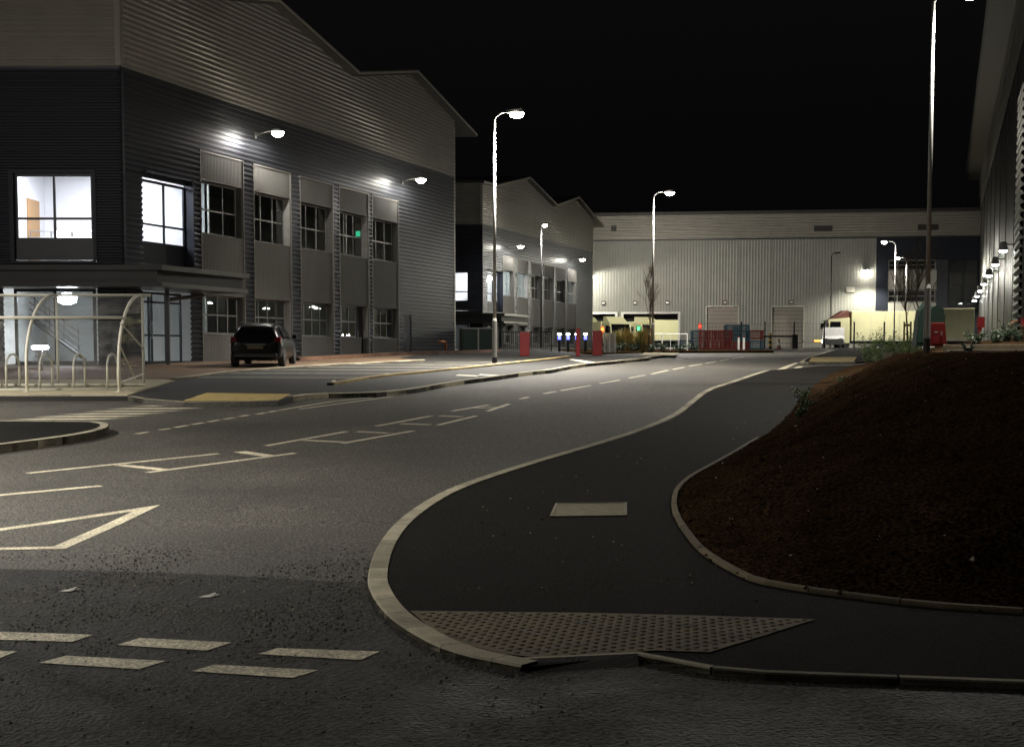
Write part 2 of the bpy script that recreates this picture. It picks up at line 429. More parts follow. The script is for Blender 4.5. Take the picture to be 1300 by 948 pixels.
# clods and stones scattered over the soil: nobody could count them
mb = MB(); rnd = random.Random(3)
def rock(mb, x, y, z, r, mat=None):
    b = len(mb.v); pts = [(1, 0, 0), (-1, 0, 0), (0, 1, 0), (0, -1, 0), (0, 0, 1), (0, 0, -1)]
    for p in pts: mb.v.append((x + p[0] * r * rnd.uniform(.6, 1.3), y + p[1] * r * rnd.uniform(.6, 1.3), z + p[2] * r * rnd.uniform(.4, .9)))
    mi = mb.m(mat) if mat else 0
    for f in ((0, 2, 4), (2, 1, 4), (1, 3, 4), (3, 0, 4), (2, 0, 5), (1, 2, 5), (3, 1, 5), (0, 3, 5)): mb.f.append(tuple(b + q for q in f)); mb.mi.append(mi)
cnt = 0
STONE = pbr('pale_stone', (.45, .40, .30), .8)
while cnt < 9000:
    y = 8.3 + 22 * rnd.random() ** 1.3; x = 1.4 + rnd.random() * (y * .45)
    if inside(x, y, MP):
        r = rnd.uniform(.004, .015) * (1 if rnd.random() < .93 else rnd.uniform(1.5, 3.2))
        rock(mb, x, y, mound_z(x, y) + r * .2, r, STONE if rnd.random() < .012 else (CLOD if rnd.random() < .6 else SOIL)); cnt += 1
tag(mb.build('soil_clods'), 'loose brown soil clods and pale stones over the bank', None, None, 'stuff')
# grit swept along the worn surface
mb = MB()
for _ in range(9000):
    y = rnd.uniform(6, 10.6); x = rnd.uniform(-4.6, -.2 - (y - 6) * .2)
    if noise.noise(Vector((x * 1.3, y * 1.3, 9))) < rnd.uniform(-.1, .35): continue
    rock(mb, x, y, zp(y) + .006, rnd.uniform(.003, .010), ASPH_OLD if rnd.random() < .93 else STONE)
for _ in range(160):
    y = rnd.uniform(7.5, 26); x = rnd.uniform(-.3, y * .2)
    if inside(x, y, foot) and not inside(x, y, MP): rock(mb, x, y, zp(y) + KH + .004, rnd.uniform(.004, .012), STONE if rnd.random() < .5 else SOIL)
for _ in range(1400):
    y = rnd.uniform(4, 9.5); x = rnd.uniform(-4, 1 - (y - 4) * .3)
    if not inside(x, y, foot): rock(mb, x, y, zp(y) + .006, rnd.uniform(.003, .009), ASPH_OLD if rnd.random() < .8 else STONE)
tag(mb.build('road_grit'), 'dark grit and small stones strewn on the worn junction surface', None, None, 'stuff')
# litter specks
for px, py, lab in [(88, 750, 'crumpled pale paper scrap lying on worn road above left give-way dash'), (265, 757, 'flattened pale litter scrap on worn road at the middle give-way dashes')]:
    x, y = G(px, py, .004); m_ = MB(); z = zp(y) + .006
    m_.face([(x - .06, y - .03, z), (x + .02, y - .05, z + .004), (x + .07, y + .01, z + .012), (x - .01, y + .05, z + .002)])
    m_.face([(x - .02, y - .02, z + .005), (x + .05, y - .01, z + .02), (x + .03, y + .05, z + .015)])
    tag(m_.build('litter_paper', PAPER), lab, 'litter')

# ---- tactile paving (near)
tp = GG([(521, 776), (640, 778), (735, 779), (880, 782), (1035, 787), (968, 808), (901, 829), (832, 827), (760, 832), (680, 836), (640, 831), (578, 816), (545, 797)], KH)
sheet('tactile_slab_bed', tp, KH + .006, TACT)
mb = MB()
ang = math.radians(38); ca, sa = math.cos(ang), math.sin(ang)
for i in range(-60, 60):
    for j in range(-60, 60):
        u, v = i * .067, j * .067
        x, y = .4 + u * ca - v * sa, 7.6 + u * sa + v * ca
        if inside(x, y, tp) and dist(x, y, tp + tp[:1]) > .03 and (i % 6 or True):
            mb.lathe([(.0175, 0), (.0155, .004), (.011, .006)], (x, y, zp(y) + KH + .006), 8)
o = mb.build('tactile_blister', TACT); struct(o)
mb = MB()  # joints between slabs
for i in range(-10, 11):
    for a_, b_ in (((i * .402 + .0335, -4), (i * .402 + .0335, 4)), ((-4, i * .402 + .0335), (4, i * .402 + .0335))):
        N_ = 160
        for k in range(N_):
            u0 = a_[0] + (b_[0] - a_[0]) * k / N_; v0 = a_[1] + (b_[1] - a_[1]) * k / N_; u1 = a_[0] + (b_[0] - a_[0]) * (k + 1) / N_; v1 = a_[1] + (b_[1] - a_[1]) * (k + 1) / N_
            p0 = (.4 + u0 * ca - v0 * sa, 7.6 + u0 * sa + v0 * ca); p1 = (.4 + u1 * ca - v1 * sa, 7.6 + u1 * sa + v1 * ca)
            if inside(*p0, tp) and inside(*p1, tp):
                dx, dy = (p1[1] - p0[1]), -(p1[0] - p0[0]); l = math.hypot(dx, dy); dx *= .004 / l; dy *= .004 / l
                z = KH + .0085
                mb.face([(p0[0] - dx, p0[1] - dy, zp(p0[1]) + z), (p1[0] - dx, p1[1] - dy, zp(p1[1]) + z), (p1[0] + dx, p1[1] + dy, zp(p1[1]) + z), (p0[0] + dx, p0[1] + dy, zp(p0[1]) + z)])
struct(mb.build('tactile_joint', BLACKM))
# inspection cover in the footway
cv = GG([(698, 656), (705, 640), (796, 639), (796, 655)], KH)
o = sheet('inspection_cover', cv, KH + .006, pbr('cover_concrete', (.22, .195, .13), .8, var=.25, scale=9, speck=.3)); o['kind'] = 'thing'; tag(o, 'pale rectangular inspection cover set flush in dark footway', 'cover')
ctr = (sum(p[0] for p in cv) / 4, sum(p[1] for p in cv) / 4)
inn = [(ctr[0] + (p[0] - ctr[0]) * s_, ctr[1] + (p[1] - ctr[1]) * s_) for s_ in (1,) for p in cv]
mb = MB()
for a, b in zip(cv, cv[1:] + cv[:1]):
    d = (b[0] - a[0], b[1] - a[1]); l = math.hypot(*d); n_ = (-d[1] / l * .025, d[0] / l * .025)
    mb.face([(a[0], a[1], zp(a[1]) + KH + .012), (b[0], b[1], zp(b[1]) + KH + .012), (b[0] - n_[0], b[1] - n_[1], zp(b[1]) + KH + .012), (a[0] - n_[0], a[1] - n_[1], zp(a[1]) + KH + .012)])
f_ = mb.build('cover_frame', CONC); f_.parent = o
# ---- near left island
ik = smooth_line([(-16, 18.7)] + GG([(-60, 571), (0, 564), (42, 559), (85, 553.5), (115, 548.5), (134, 543.5), (140, 539), (134, 536), (112, 533.5)], .12) + [(-16, 22.6)], 2)
sheet('traffic_island', ik, .115, PAVE, skirt=.2)
kerb_strip('kerb', ik, .13, .12, -.02, KERB, side=1)
# ---- left plateau: car park, footway, forecourt
CPZ = .10
lk = GG([(372, 503.5), (397, 500), (478, 498.5), (528, 493.5), (577, 484.5), (626, 478.5), (668, 472.5), (700, 469.5), (732, 463), (775, 459), (800, 456.5), (824, 454.5)], CPZ)
xe, ye = lk[-1]
front = [G(162, 501.6, .12)] + GG([(183, 506.5), (232, 510.5), (300, 510), (354, 508.5)], CPZ)
plat = [(-60, front[0][1])] + front + lk + [(xe + .1, ye + 1.2), (xe + .9, ye + 4), (xe + 1.6, ye + 8), (4.5, 75), (4, 160), (-60, 160)]
sheet('car_park', plat, CPZ, pbr('parking_asphalt', (.014, .0128, .0108), .75, var=.25, scale=.8, speck=.3, speck_scale=70, bump=.005, bscale=90), skirt=.25)
kerb_strip('kerb', smooth_line(lk + [(xe + .1, ye + 1.2), (xe + .9, ye + 4)], 1), .13, CPZ + .012, -.02, KERB, side=1)
kerb_strip('kerb', front, .11, CPZ + .006, -.02, KERB, side=1)
yl = smooth_line(GG([(424, 489), (483, 478.5), (552, 472.5), (626, 464.8), (700, 456.8), (724, 453.5)], CPZ), 1)
kerb_strip('footway_edging', yl, .18, CPZ + .06, 0, EDGE_Y, side=1)
sheet('buff_crossing_slabs', GG([(232, 509.3), (262, 498.8), (308, 499.6), (370, 500.3), (354, 507.8), (316, 509)], CPZ), CPZ + .006, BUFF)
tb = GG([(232, 509.3), (262, 498.8), (308, 499.6), (370, 500.3), (354, 507.8), (316, 509)], CPZ)
mb = MB()
for i in range(-40, 40):
    for j in range(-50, 50):
        x, y = -5.9 + i * .067, 29.5 + j * .067
        if inside(x, y, tb): mb.lathe([(.018, 0), (.011, .006)], (x, y, zp(y) + CPZ + .006), 6)
struct(mb.build('tactile_blister', BUFF))
mb = MB(); fr2 = densify(front[1:], False, .5)
for a, b in zip(fr2, fr2[1:]):
    mb.face([(a[0], a[1] - .16, zp(a[1] - .16) + .003), (b[0], b[1] - .16, zp(b[1] - .16) + .003), (b[0], b[1] + .02, zp(b[1]) + CPZ + .008), (a[0], a[1] + .02, zp(a[1]) + CPZ + .008)])
struct(mb.build('kerb_ramp', ASPH))
# shelter plinth
PX1 = G(162, 501.5, .12)
pl = [(-40, PX1[1]), PX1, G(183, 494, .12), G(222, 482.6, .12), (-9.9, 36.4), (-40, 36.4)]
sheet('shelter_plinth', pl, .125, PLINTH, skirt=.2)
kerb_strip('kerb', [(-40, PX1[1] - .01), (PX1[0], PX1[1] - .01)], .15, .13, -.02, KERB, side=1)
# block paved forecourt
bl = GG([(222, 482.6), (272, 475.6), (326, 470), (380, 466.5), (420, 464), (470, 461.5), (540, 458)], CPZ)
blk = [(-40, bl[0][1] + .02)] + bl + [(bl[-1][0] - 1.2, bl[-1][1] + 2), (-3.5, 72), (-12, 45), (-40, 44.5)]
sheet('block_paving', blk, CPZ + .03, BLOCK, skirt=.1)
kerb_strip('forecourt_edging', bl, .12, CPZ + .05, 0, KERB, side=1)
kerb_strip('wall_edging', [(-7.6, 49.5), (-6, 54.5), (-1.1, 69.2), (-.6, 71)], .3, CPZ + .14, 0, BRICKR, side=1)
# bay lines
def mark(lines, name='road_marking', dz=.004, mat=PAINT):
    out = []
    for P in lines:
        o = sheet(name, P, dz, mat); out.append(o)
    return out
def mline(a, b, w, dz=.0):
    A = G(*a, dz); B = G(*b, dz); d = (B[0] - A[0], B[1] - A[1]); l = math.hypot(*d); n_ = (-d[1] / l * w / 2, d[0] / l * w / 2)
    return [(A[0] - n_[0], A[1] - n_[1]), (B[0] - n_[0], B[1] - n_[1]), (B[0] + n_[0], B[1] + n_[1]), (A[0] + n_[0], A[1] + n_[1])]
bays = []
def along(line, y):
    for (x0, y0), (x1, y1) in zip(line, line[1:]):
        if min(y0, y1) <= y <= max(y0, y1): return x0 + (x1 - x0) * (y - y0) / (y1 - y0 + 1e-9)
y = 34.6
while y < 62:
    xl = along(bl, y + .0)
    if xl is not None:
        xr = min(xl + 5.0, (along(yl, y) or 99) - .1)
        if xr - xl > 1: bays.append([(xl + .05, y - .07), (xr, y - .3), (xr, y - .16), (xl + .05, y + .07)])
    y += 2.3
mark(bays, 'parking_bay_line', CPZ + .005, PAINT)
mark([mline((425, 489), (424, 483), .1, CPZ)], 'parking_bay_line', CPZ + .005)
# road markings
R = []
TH = [((35, 601), (277, 576), .10), ((187, 600), (374, 575.5), .10), ((338, 566), (440, 548), .10), ((435, 563), (525, 547), .10), ((478, 541), (548, 528), .10),
      ((555, 540), (605, 528), .10), ((574, 522), (621, 514), .10), ((619, 522), (646, 513), .10),
      ((660, 506.6), (671, 504.2), .10), ((690, 500), (706, 497), .1), ((712, 496), (750, 489.4), .10), ((761.5, 487), (787, 482.4), .10), ((798.5, 480), (819, 476.3), .10), ((827, 475), (848, 470), .10),
      ((854, 469), (868.6, 466.3), .10), ((875, 464.8), (891, 462.2), .10), ((896, 461), (909.5, 458.6), .10), ((914, 458.2), (925, 456), .10), ((930, 455.4), (944, 453.2), .10),
      ((173, 551), (192, 548), .10), ((203, 546), (219, 543.6), .10), ((222, 543), (242, 539.4), .10), ((244, 539), (262, 536), .10), ((264, 535.7), (282, 532.7), .10), ((285, 532.3), (301, 529.8), .10), ((304, 529), (318, 526.5), .10),
      ((326, 526), (340, 523.6), .10), ((341, 523.4), (354, 521), .10), ((354, 521), (420, 510), .08), ((420, 510), (476, 504), .08), ((380, 519.5), (498, 503.4), .08),
      ((-120, 640), (128, 617), .12),
      ((983, 471), (1057, 466), .15)]
for a, b, w in TH:
    if 170 < a[0] < 342 and a[1] < 552 and b[0] - a[0] < 23: b = (a[0] + (b[0] - a[0]) * .8, a[1] + (b[1] - a[1]) * .8)
    R.append(mline(a, b, w))
for a, b, w in [((151, 590.5), (212, 597), .16), ((304, 573.5), (345, 579.5), .2), ((385, 559), (436, 561.5), .14), ((453, 548), (493, 550), .14), ((509, 538), (547, 539.2), .16), ((558, 528), (587, 529.2), .16), ((603, 518), (640, 517), .12)]:
    R.append(mline(a, b, w))
for i, (x0, x1, y) in enumerate([(17, 159, 532), (46, 184, 528.7), (78, 211, 525.4), (105, 235, 522), (135, 258, 518.7), (165, 287, 515.2), (200, 316, 512)]):
    A, B = G(x0, y), G(x1, y); h = .16
    R.append([(A[0], A[1] - h), (B[0] - .5, B[1] - h), (B[0], B[1] + h), (A[0] + .5, A[1] + h)])
R.append(GG([(986, 469.3), (1009, 460.6), (1014, 460.6), (997, 468.6)])); R.append(GG([(1005, 468.6), (1013, 465), (1020, 465), (1014, 468.6)]))
# triangle
TA, TB, TC = G(204, 641), G(86, 697), (G(0, 672)[0] * 1, 0)
A1, A2 = G(204, 641), G(83, 697)
sl = GG([(38, 666)])[0]
dirU = (sl[0] - A1[0], sl[1] - A1[1]); C_ = (A1[0] + dirU[0] * 2.3, A1[1] + dirU[1] * 2.3)
tri = [A1, C_, A2]
cc = (sum(p[0] for p in tri) / 3, sum(p[1] for p in tri) / 3)
def inset(T, w):
    out = []
    n = len(T)
    for i in range(n):
        p, a, b = Vector(T[i]), Vector(T[i - 1]), Vector(T[(i + 1) % n])
        d1 = (a - p).normalized(); d2 = (b - p).normalized(); h = (d1 + d2).normalized(); s_ = math.sin(d1.angle(d2) / 2)
        q = p + h * (w / s_); out.append((q.x, q.y))
    return out
ti = inset(tri, .13)
for i in range(3):
    j = (i + 1) % 3; R.append([tri[i], tri[j], ti[j], ti[i]])
mark(R, 'road_marking', .0045)
# give way dashes (over the worn surface)
GW = [[(-75, 800), (118, 807), (92, 816), (-90, 811)], [(148, 820), (178, 811), (294, 817), (262, 827)], [(328, 831), (352, 824), (482, 828), (458, 839)],
      [(-60, 838), (-30, 826), (22, 828), (-4, 838)], [(50, 842), (84, 833), (210, 840), (176, 850)], [(243, 853), (272, 845), (404, 852), (372, 862)]]
mark([GG(q, .004) for q in GW], 'give_way_dash', .0085)
# far slabs, covers
for q in ([(582, 475.5), (608, 476.8), (606, 478.3), (578, 477)], [(610, 475), (635, 476.2), (631, 478), (607, 476.6)], [(722, 456.6), (728, 456), (757, 460.2), (746, 461)]):
    mark([GG(q, CPZ)], 'footway_marking', CPZ + .006)
# far footways / crossing
fk = GG([(1063, 442.8), (1040, 449), (1021, 455), (1015, 459.6), (1026, 460.2), (1086, 459.5), (1120, 457)], .06)
fi = fk + [(26, fk[-1][1] + 1), (34, 118), (27, 118)]
sheet('footway', fi, .05, PAVE, skirt=.2)
kerb_strip('kerb', fk[:6], .14, .062, -.02, KERB, side=1)
sheet('buff_crossing_slabs', GG([(1027, 459.2), (1030, 453.5), (1088, 453), (1084, 458.8)], .05), .058, BUFF)
cs = [(5.9, ye + 1.6), (8.9, ye + 2), (9.6, 74), (6.8, 75)]
sheet('buff_crossing_slabs', GG([(812, 451.2), (818, 447.6), (862, 448), (857, 451.4)], .10), CPZ + .01, BUFF)
# far planting bed left of the road
bed = [(3.4, 61.5), (6.1, 66), (7.0, 74.5), (14.4, 76), (15.5, 84), (10, 90), (2.5, 90)]
sheet('planting_bed', bed, .115, SOIL, skirt=.12)
# ================================================================== LIGHT helper
def spot(name, loc, aim, power, angle=150, blend=.6, col=(1, .93, .78), r=.12, parent=None):
    l = bpy.data.lights.new(name, 'SPOT'); l.energy = power; l.color = col; l.spot_size = math.radians(angle); l.spot_blend = blend; l.shadow_soft_size = r
    o = bpy.data.objects.new(name, l); COL.objects.link(o); o.location = loc
    o.rotation_euler = (Vector(aim) - Vector(loc)).to_track_quat('-Z', 'Y').to_euler()
    return o
# ================================================================== OFFICE BUILDINGS
def clipped_ribs(mb, F, s0, s1, z0, top, pitch, depth, n=0):
    t0, t1 = top; zm = max(t0, t1); tmp = MB(); 
    class FF:
        @staticmethod
        def p(s, nn, z): return (s, nn, z)
    ribs(tmp, FF, s0, s1, z0, zm, pitch, depth, False, n)
    for f in tmp.f:
        P = [tmp.v[i] for i in f]; out = []
        g = lambda q: t0 + (t1 - t0) * (q[0] - s0) / (s1 - s0) - q[2]
        for i in range(len(P)):
            a, b = P[i], P[(i + 1) % len(P)]; ga, gb = g(a), g(b)
            if ga >= 0: out.append(a)
            if (ga > 0) != (gb > 0) and abs(ga - gb) > 1e-9:
                t = ga / (ga - gb); out.append(tuple(a[k] + (b[k] - a[k]) * t for k in range(3)))
        if len(out) >= 3: mb.face([F.p(*q) for q in out])
def holed(mb, F, s0, s1, z0, z1, holes, pitch, depth, vert=False, n=0):
    br = sorted({s0, s1} | {h[0] for h in holes if s0 < h[0] < s1} | {h[1] for h in holes if s0 < h[1] < s1})
    for a, b in zip(br, br[1:]):
        m = (a + b) / 2; hz = sorted((h[2], h[3]) for h in holes if h[0] < m < h[1]); z = z0
        for u, v in hz + [(z1, z1)]:
            if u > z + .01: ribs(mb, F, a, b, z, min(u, z1), pitch, depth, vert, n)
            z = max(z, v)
def win(F, s0, s1, z0, z1, n, cols, rows, parent, mat=FRAME, glass=GLASS, w=.055, name='window', sub=None):
    mb = MB(); d = .06
    W_ = s1 - s0; H_ = z1 - z0
    for i in range(len(cols)):
        c = s0 + cols[i] * W_; ww = w if 0 < i < len(cols) - 1 else w * 1.2
        a = min(max(c - ww / 2, s0), s1 - ww); mb.fbox(F, a, a + ww, n - d / 2, n + d / 2, z0, z1)
    for i in range(len(rows)):
        c = z0 + rows[i] * H_; ww = w if 0 < i < len(rows) - 1 else w * 1.2
        a = min(max(c - ww / 2, z0), z1 - ww); mb.fbox(F, s0 + .002, s1 - .002, n - d / 2 + .004, n + d / 2 - .004, a, a + ww)
    f = mb.build(name, mat, parent)
    g = MB(); g.face([F.p(s0, n, z0), F.p(s1, n, z0), F.p(s1, n, z1), F.p(s0, n, z1)]); g.build('pane', glass, f)
    return f
def office(name, O, bays, label, door_bay, big):
    D = (0.3194748, 0.94759477); F = Frame(O, D, 1); FF = Frame(O, (-1, 0), -1)
    B = empty(name, (O[0], O[1], zp(O[1])), label, 'office building', 'grey clad office units on the left of the road')
    zb = 1.15 if big else 1.35; L = 29.8; FL = 26
    W = 2.95 if big else 2.6
    hol = [(1.1, 3.85, 4.5, 7.3), (1.0, 3.95, 0, 3.6)] + [(s, s + W, 0, 8.64) for s in bays]
    if big: hol.append((23.02, 23.9, 0, 3.35))
    mb = MB(); holed(mb, F, 0, L, zb - .2, 10.6, hol, .18, .05); lo = mb.build('side_cladding', CLAD_D, B)
    mb = MB()
    prof = [(0, 13.45), (2.25, 13.5), (10.0, 14.95), (17.3, 13.57), (23.9, 14.9), (29.8, 13.62)]
    for (a, ta), (b, tb_) in zip(prof, prof[1:]): clipped_ribs(mb, F, a, b, 10.66, (ta, tb_), .18, .045, .02)
    mb.build('side_upper_cladding', CLAD_L, B)
    mb = MB(); holed(mb, FF, 0, FL, zb - .2, 10.6, [(.86, 3.62, 4.5, 7.37), (.86, 3.9, 0, 3.62)], .18, .035); mb.build('front_cladding', CLAD_N, B)
    mb = MB(); ribs(mb, FF, 0, FL, 10.66, 13.45, .18, .045, False, .02); mb.build('front_upper_cladding', CLAD_L, B)
    # corner, drip and bay trims
    mb = MB()
    mb.fbox(F, -.03, .12, .036, .075, 10.7, 13.4); mb.fbox(FF, -.05, .14, .04, .08, 10.7, 13.4, None)
    each(mb, 'corner_trim', CLAD_L, B)
    mb = MB(); mb.fbox(F, .0, L, -.1, .06, 10.6, 10.655); mb.fbox(FF, .0, FL, -.1, .06, 10.6, 10.655); each(mb, 'drip_flashing', CLAD_D, B)
    mb = MB(); mb.fbox(F, L - .1, L + .04, -.6, .05, zb - .2, 13.3); each(mb, 'end_trim', TRIM, B)
    mb = MB(); mb.fbox(F, -.02, .10, -.30, .058, zb - .2, 10.58); mb.build('corner_light_stop', CLAD_N, B)  # lower corner trim, added to block foyer light leaking through the gap
    # bays
    for i, s in enumerate(bays):
        e = s + W
        mb = MB()
        mb.fbox(F, s - .05, s, -.05, .06, zb, 8.7); mb.fbox(F, e, e + .05, -.05, .06, zb, 8.7); mb.fbox(F, s, e, -.05, .055, 8.64, 8.69)
        each(mb, 'bay_trim', BTRIM, B)
        for a, b in ((7.66, 8.64), (3.6, 5.78), (zb - .1, 2.2)):
            ee = e
            if a < 2 and i == door_bay: ee = e - .75
            mb = MB(); ribs(mb, F, s, ee, a, b, .1, .014, True, .0); mb.fbox(F, s, ee, -.26, -.002, b - .03, b) if a < 7 else None
            mb.fbox(F, s, ee, .012, .03, b - .035, b) if a < 7 else mb.fbox(F, s, ee, .012, .03, a, a + .03); mb.build('spandrel_panel', PANEL, B)
        mb = MB()   # deep reveals of both openings
        for a, b in ((5.78, 7.66), (2.2, 3.6)):
            mb.fbox(F, e - .03, e - .003, -.32, -.002, a, b); mb.fbox(F, s + .003, s + .03, -.32, -.002, a, b); mb.fbox(F, s, e, -.32, -.003, b, b + .02)
        each(mb, 'window_reveal', REVEAL if i % 2 else PANEL, B)
        we = e - .03
        win(F, s + .03, we, 5.78, 7.66, -.28, [0, .34, .67, 1], [0, .47, 1], B)
        if i == door_bay:
            win(F, s + .03, we - .75, 2.2, 3.6, -.28, [0, .33, .66, 1], [0, .5, 1], B)
            mb = MB(); mb.fbox(F, e - .72, e - .03, -.30, -.25, zb, 3.58); dd = mb.build('side_door', FRAME_D, B)
            mb = MB(); mb.tube([F.p(e - .62, -.2, 2.0), F.p(e - .62, -.2, 2.5)], .015); each(mb, 'handle', STEEL, dd)
        else: win(F, s + .03, we, 2.2, 3.6, -.28, [0, .25, .5, .75, 1], [0, .5, 1], B)
    if big:
        mb = MB(); mb.fbox(F, 23.04, 23.88, -.06, -.02, 1.25, 3.33); dd = mb.build('fire_door', CLAD_N, B)
        mb = MB(); mb.tube([F.p(23.14, .02, 2.2), F.p(23.14, .02, 2.4)], .02); each(mb, 'handle', STEEL, dd)
    # corner glazing
    win(F, 1.12, 3.83, 5.15, 7.27, -.10, [0, .52, 1], [0, .31, 1], B, FRAME_D, GLASSC, .07)
    mb = MB(); mb.fbox(F, 1.12, 3.83, -.14, -.07, 4.5, 5.15); mb.build('spandrel_panel', FRAME_D, B)
    mb = MB(); mb.fbox(F, 3.81, 3.85, -.1, .28, 4.5, 7.5); mb.fbox(F, 1.0, 3.85, -.1, .28, 7.45, 7.5); mb.build('window_hood', CLAD_N, B)
    win(FF, .95, 3.5, 5.15, 7.29, -.12, [0, .5, 1], [0, .33, 1], B, FRAME_D, GLASSC, .075)
    mb = MB(); mb.fbox(FF, .95, 3.5, -.16, -.08, 4.52, 5.15); mb.build('spandrel_panel', FRAME_D, B)
    mb = MB(); mb.fbox(FF, 3.5, 3.64, -.2, .05, 4.5, 7.4); mb.fbox(FF, .84, .95, -.2, .05, 4.5, 7.4); mb.fbox(FF, .95, 3.5, -.2, .052, 7.29, 7.4); mb.build('window_surround', CLAD_N, B)
    win(FF, .95, 3.6, zb, 3.6, -.12, [0, .5, 1], [0, 1], B, FRAME_D, GLASSC, .08)
    # glazed entrance in the return wall
    en = win(F, 1.05, 3.9, zb, 3.58, -.35, [0, .3, .36, .66, .72, 1], [0, .4, .86, 1], B, FRAME_D, GLASSC, .06, name='entrance_screen')
    mb = MB(); mb.tube([F.p(1.95, -.25, 2.0), F.p(1.95, -.25, 2.6)], .02); mb.tube([F.p(3.0, -.25, 2.0), F.p(3.0, -.25, 2.6)], .02); each(mb, 'handle', STEEL, en)
    # canopy wrapping the corner
    mb = MB()
    c0 = F.p(-.86, 2.0, 0); c1 = F.p(4.6, 2.0, 0); c2 = F.p(4.6, .05, 0); c3 = (O[0] - .1, O[1] - .06, 0)
    fy = c0[1]; poly = [(O[0] - 13, fy), c0[:2], c1[:2], c2[:2], F.p(0, .08, 0)[:2], (O[0] - 13, O[1] - .06)]
    def ring(o_, za, zc, mat):
        n_ = len(poly); P = []
        cxm = O[0] - 3; 
        for k, q in enumerate(poly):
            x_, y_ = q
            if k in (0, 1): y_ += o_
            if k == 1: x_ -= o_
            if k in (2,): x_ -= o_ * .95; y_ -= o_
            if k == 3: y_ -= o_ * .3
            P.append((x_, y_))
        for k in range(n_):
            a, b = P[k], P[(k + 1) % n_]; mb.face([(a[0], a[1], za), (b[0], b[1], za), (b[0], b[1], zc), (a[0], a[1], zc)], CANOPY_D if k == 0 else mat)  # front fascia in the black material: its shade is put into the colour
        mb.face([(a[0], a[1], zc) for a in P], mat); mb.face([(a[0], a[1], za) for a in P[::-1]], mat)
    ring(0, 4.12, 4.28, CANOPY); ring(.22, 3.74, 4.12, CANOPY_D); ring(.04, 3.60, 3.74, CANOPY)
    mb.build('entrance_canopy', None, B)
    mb = MB(); p0 = F.p(.15, 1.35, 0); mb.box(p0[0] - .06, p0[0] + .06, p0[1] + .5, p0[1] + .62, zp(p0[1]) + .12, 3.6); 
    q0 = F.p(4.3, .3, 0); mb.tube([(p0[0], p0[1] + .56, 3.25), (q0[0], q0[1], 3.55)], .07, 6); mb.build('canopy_post', BLACKM, B)
    # roof: two folded plates with a deep overhang
    mb = MB(); rp = [(-.7, 13.45), (2.25, 13.5), (10.0, 14.98), (17.3, 13.6), (23.9, 14.93), (32.2, 13.12)]
    th = .20
    for (a, za), (b, zc) in zip(rp, rp[1:]):
        P = []
        for s_, z_ in ((a, za), (b, zc)):
            f0 = F.p(s_, .42, z_); f1 = (f0[0] - 26, f0[1] + 1.0, z_); P.append((f0, f1))
        (A0, A1_), (B0, B1_) = P
        up_ = lambda q: (q[0], q[1], q[2] + th)
        mb.hexa([A0, B0, B1_, A1_, up_(A0), up_(B0), up_(B1_), up_(A1_)], ROOFM); mb.face([(q[0], q[1], q[2] - .004) for q in (A1_, B1_, B0, A0)], PANEL)
    mb.fbox(FF, -.2, FL, -.2, .35, 13.46, 13.72, ROOFM)
    mb.build('roof', None, B)
    mb = MB()
    for (a, za), (b, zc) in zip(rp, rp[1:]):
        mb.hexa([F.p(a, .425, za + .02), F.p(b, .425, zc + .02), F.p(b, .45, zc + .02), F.p(a, .45, za + .02), F.p(a, .425, za + .13), F.p(b, .425, zc + .13), F.p(b, .45, zc + .13), F.p(a, .45, za + .13)])
    mb.build('verge_trim', TRIM, B)
    # interior shells
    mb = MB()
    def room(mat, s0, s1, z0, z1, dep=6, front=False):
        a, b, c, d = F.p(s0, -.4, 0), F.p(s1, -.4, 0), F.p(s1, -dep, 0), F.p(s0, -dep, 0)
        R_ = [a, b, c, d]
        for p_, q_ in ((R_[1], R_[2]), (R_[2], R_[3]), (R_[3], R_[0])):
            mb.face([(p_[0], p_[1], z0), (q_[0], q_[1], z0), (q_[0], q_[1], z1), (p_[0], p_[1], z1)], mat)
        mb.face([(p_[0], p_[1], z1) for p_ in R_], mat); mb.face([(p_[0], p_[1], z0) for p_ in R_], CARPET)
    room(GREYW, 5.8, 22.6, zb, 3.95); room(GREYW, 22.7, 29, zb, 3.95)
    if big: room(GREYW, 5.8, 29, 4.5, 8.4)
    else:
        room(GREYW, 4.4, 10.9, 4.5, 8.4); room(GREYW, 11, 21.2, 4.5, 8.4); room(GREYW, 21.3, 29, 4.5, 8.4)
    # corner foyers, both storeys
    for z0, z1, mt in ((4.45, 8.0, WHITEW), (zb, 4.2, GREYW)):
        xl = O[0] - 4.34; yb = O[1] + 5.45; a = (xl, O[1] + .3); b = F.p(.25, -.4, 0)[:2]; c = F.p(5.7, -.4, 0)[:2]; d = (xl, yb)
        c = (c[0], yb)
        for p_, q_ in ((c, d), (d, a)): mb.face([(p_[0], p_[1], z0), (q_[0], q_[1], z0), (q_[0], q_[1], z1), (p_[0], p_[1], z1)], mt)
        mb.face([(p_[0], p_[1], z1) for p_ in (a, b, c, d)], mt); mb.face([(p_[0], p_[1], z0) for p_ in (a, b, c, d)], CARPET)
    mb.build('interior_wall', None, B)
    mb = MB(); mb.box(O[0] - 4.33, O[0] - 4.29, O[1] + 3.55, O[1] + 4.75, 4.5, 6.9); dd = mb.build('interior_door', WOOD, B)
    mb = MB(); mb.tube([(O[0] - 4.26, O[1] + 3.7, 5.45), (O[0] - 4.26, O[1] + 3.7, 5.65)], .02); each(mb, 'handle', STEEL, dd)
    # stair rails
    mb = MB(); X = O[0]; Y = O[1] + 3.2
    for z in (5.72, 5.5, 5.3): mb.tube([(X - 4.1, Y, z), (X - 1.2, Y, z)], .018, 6)
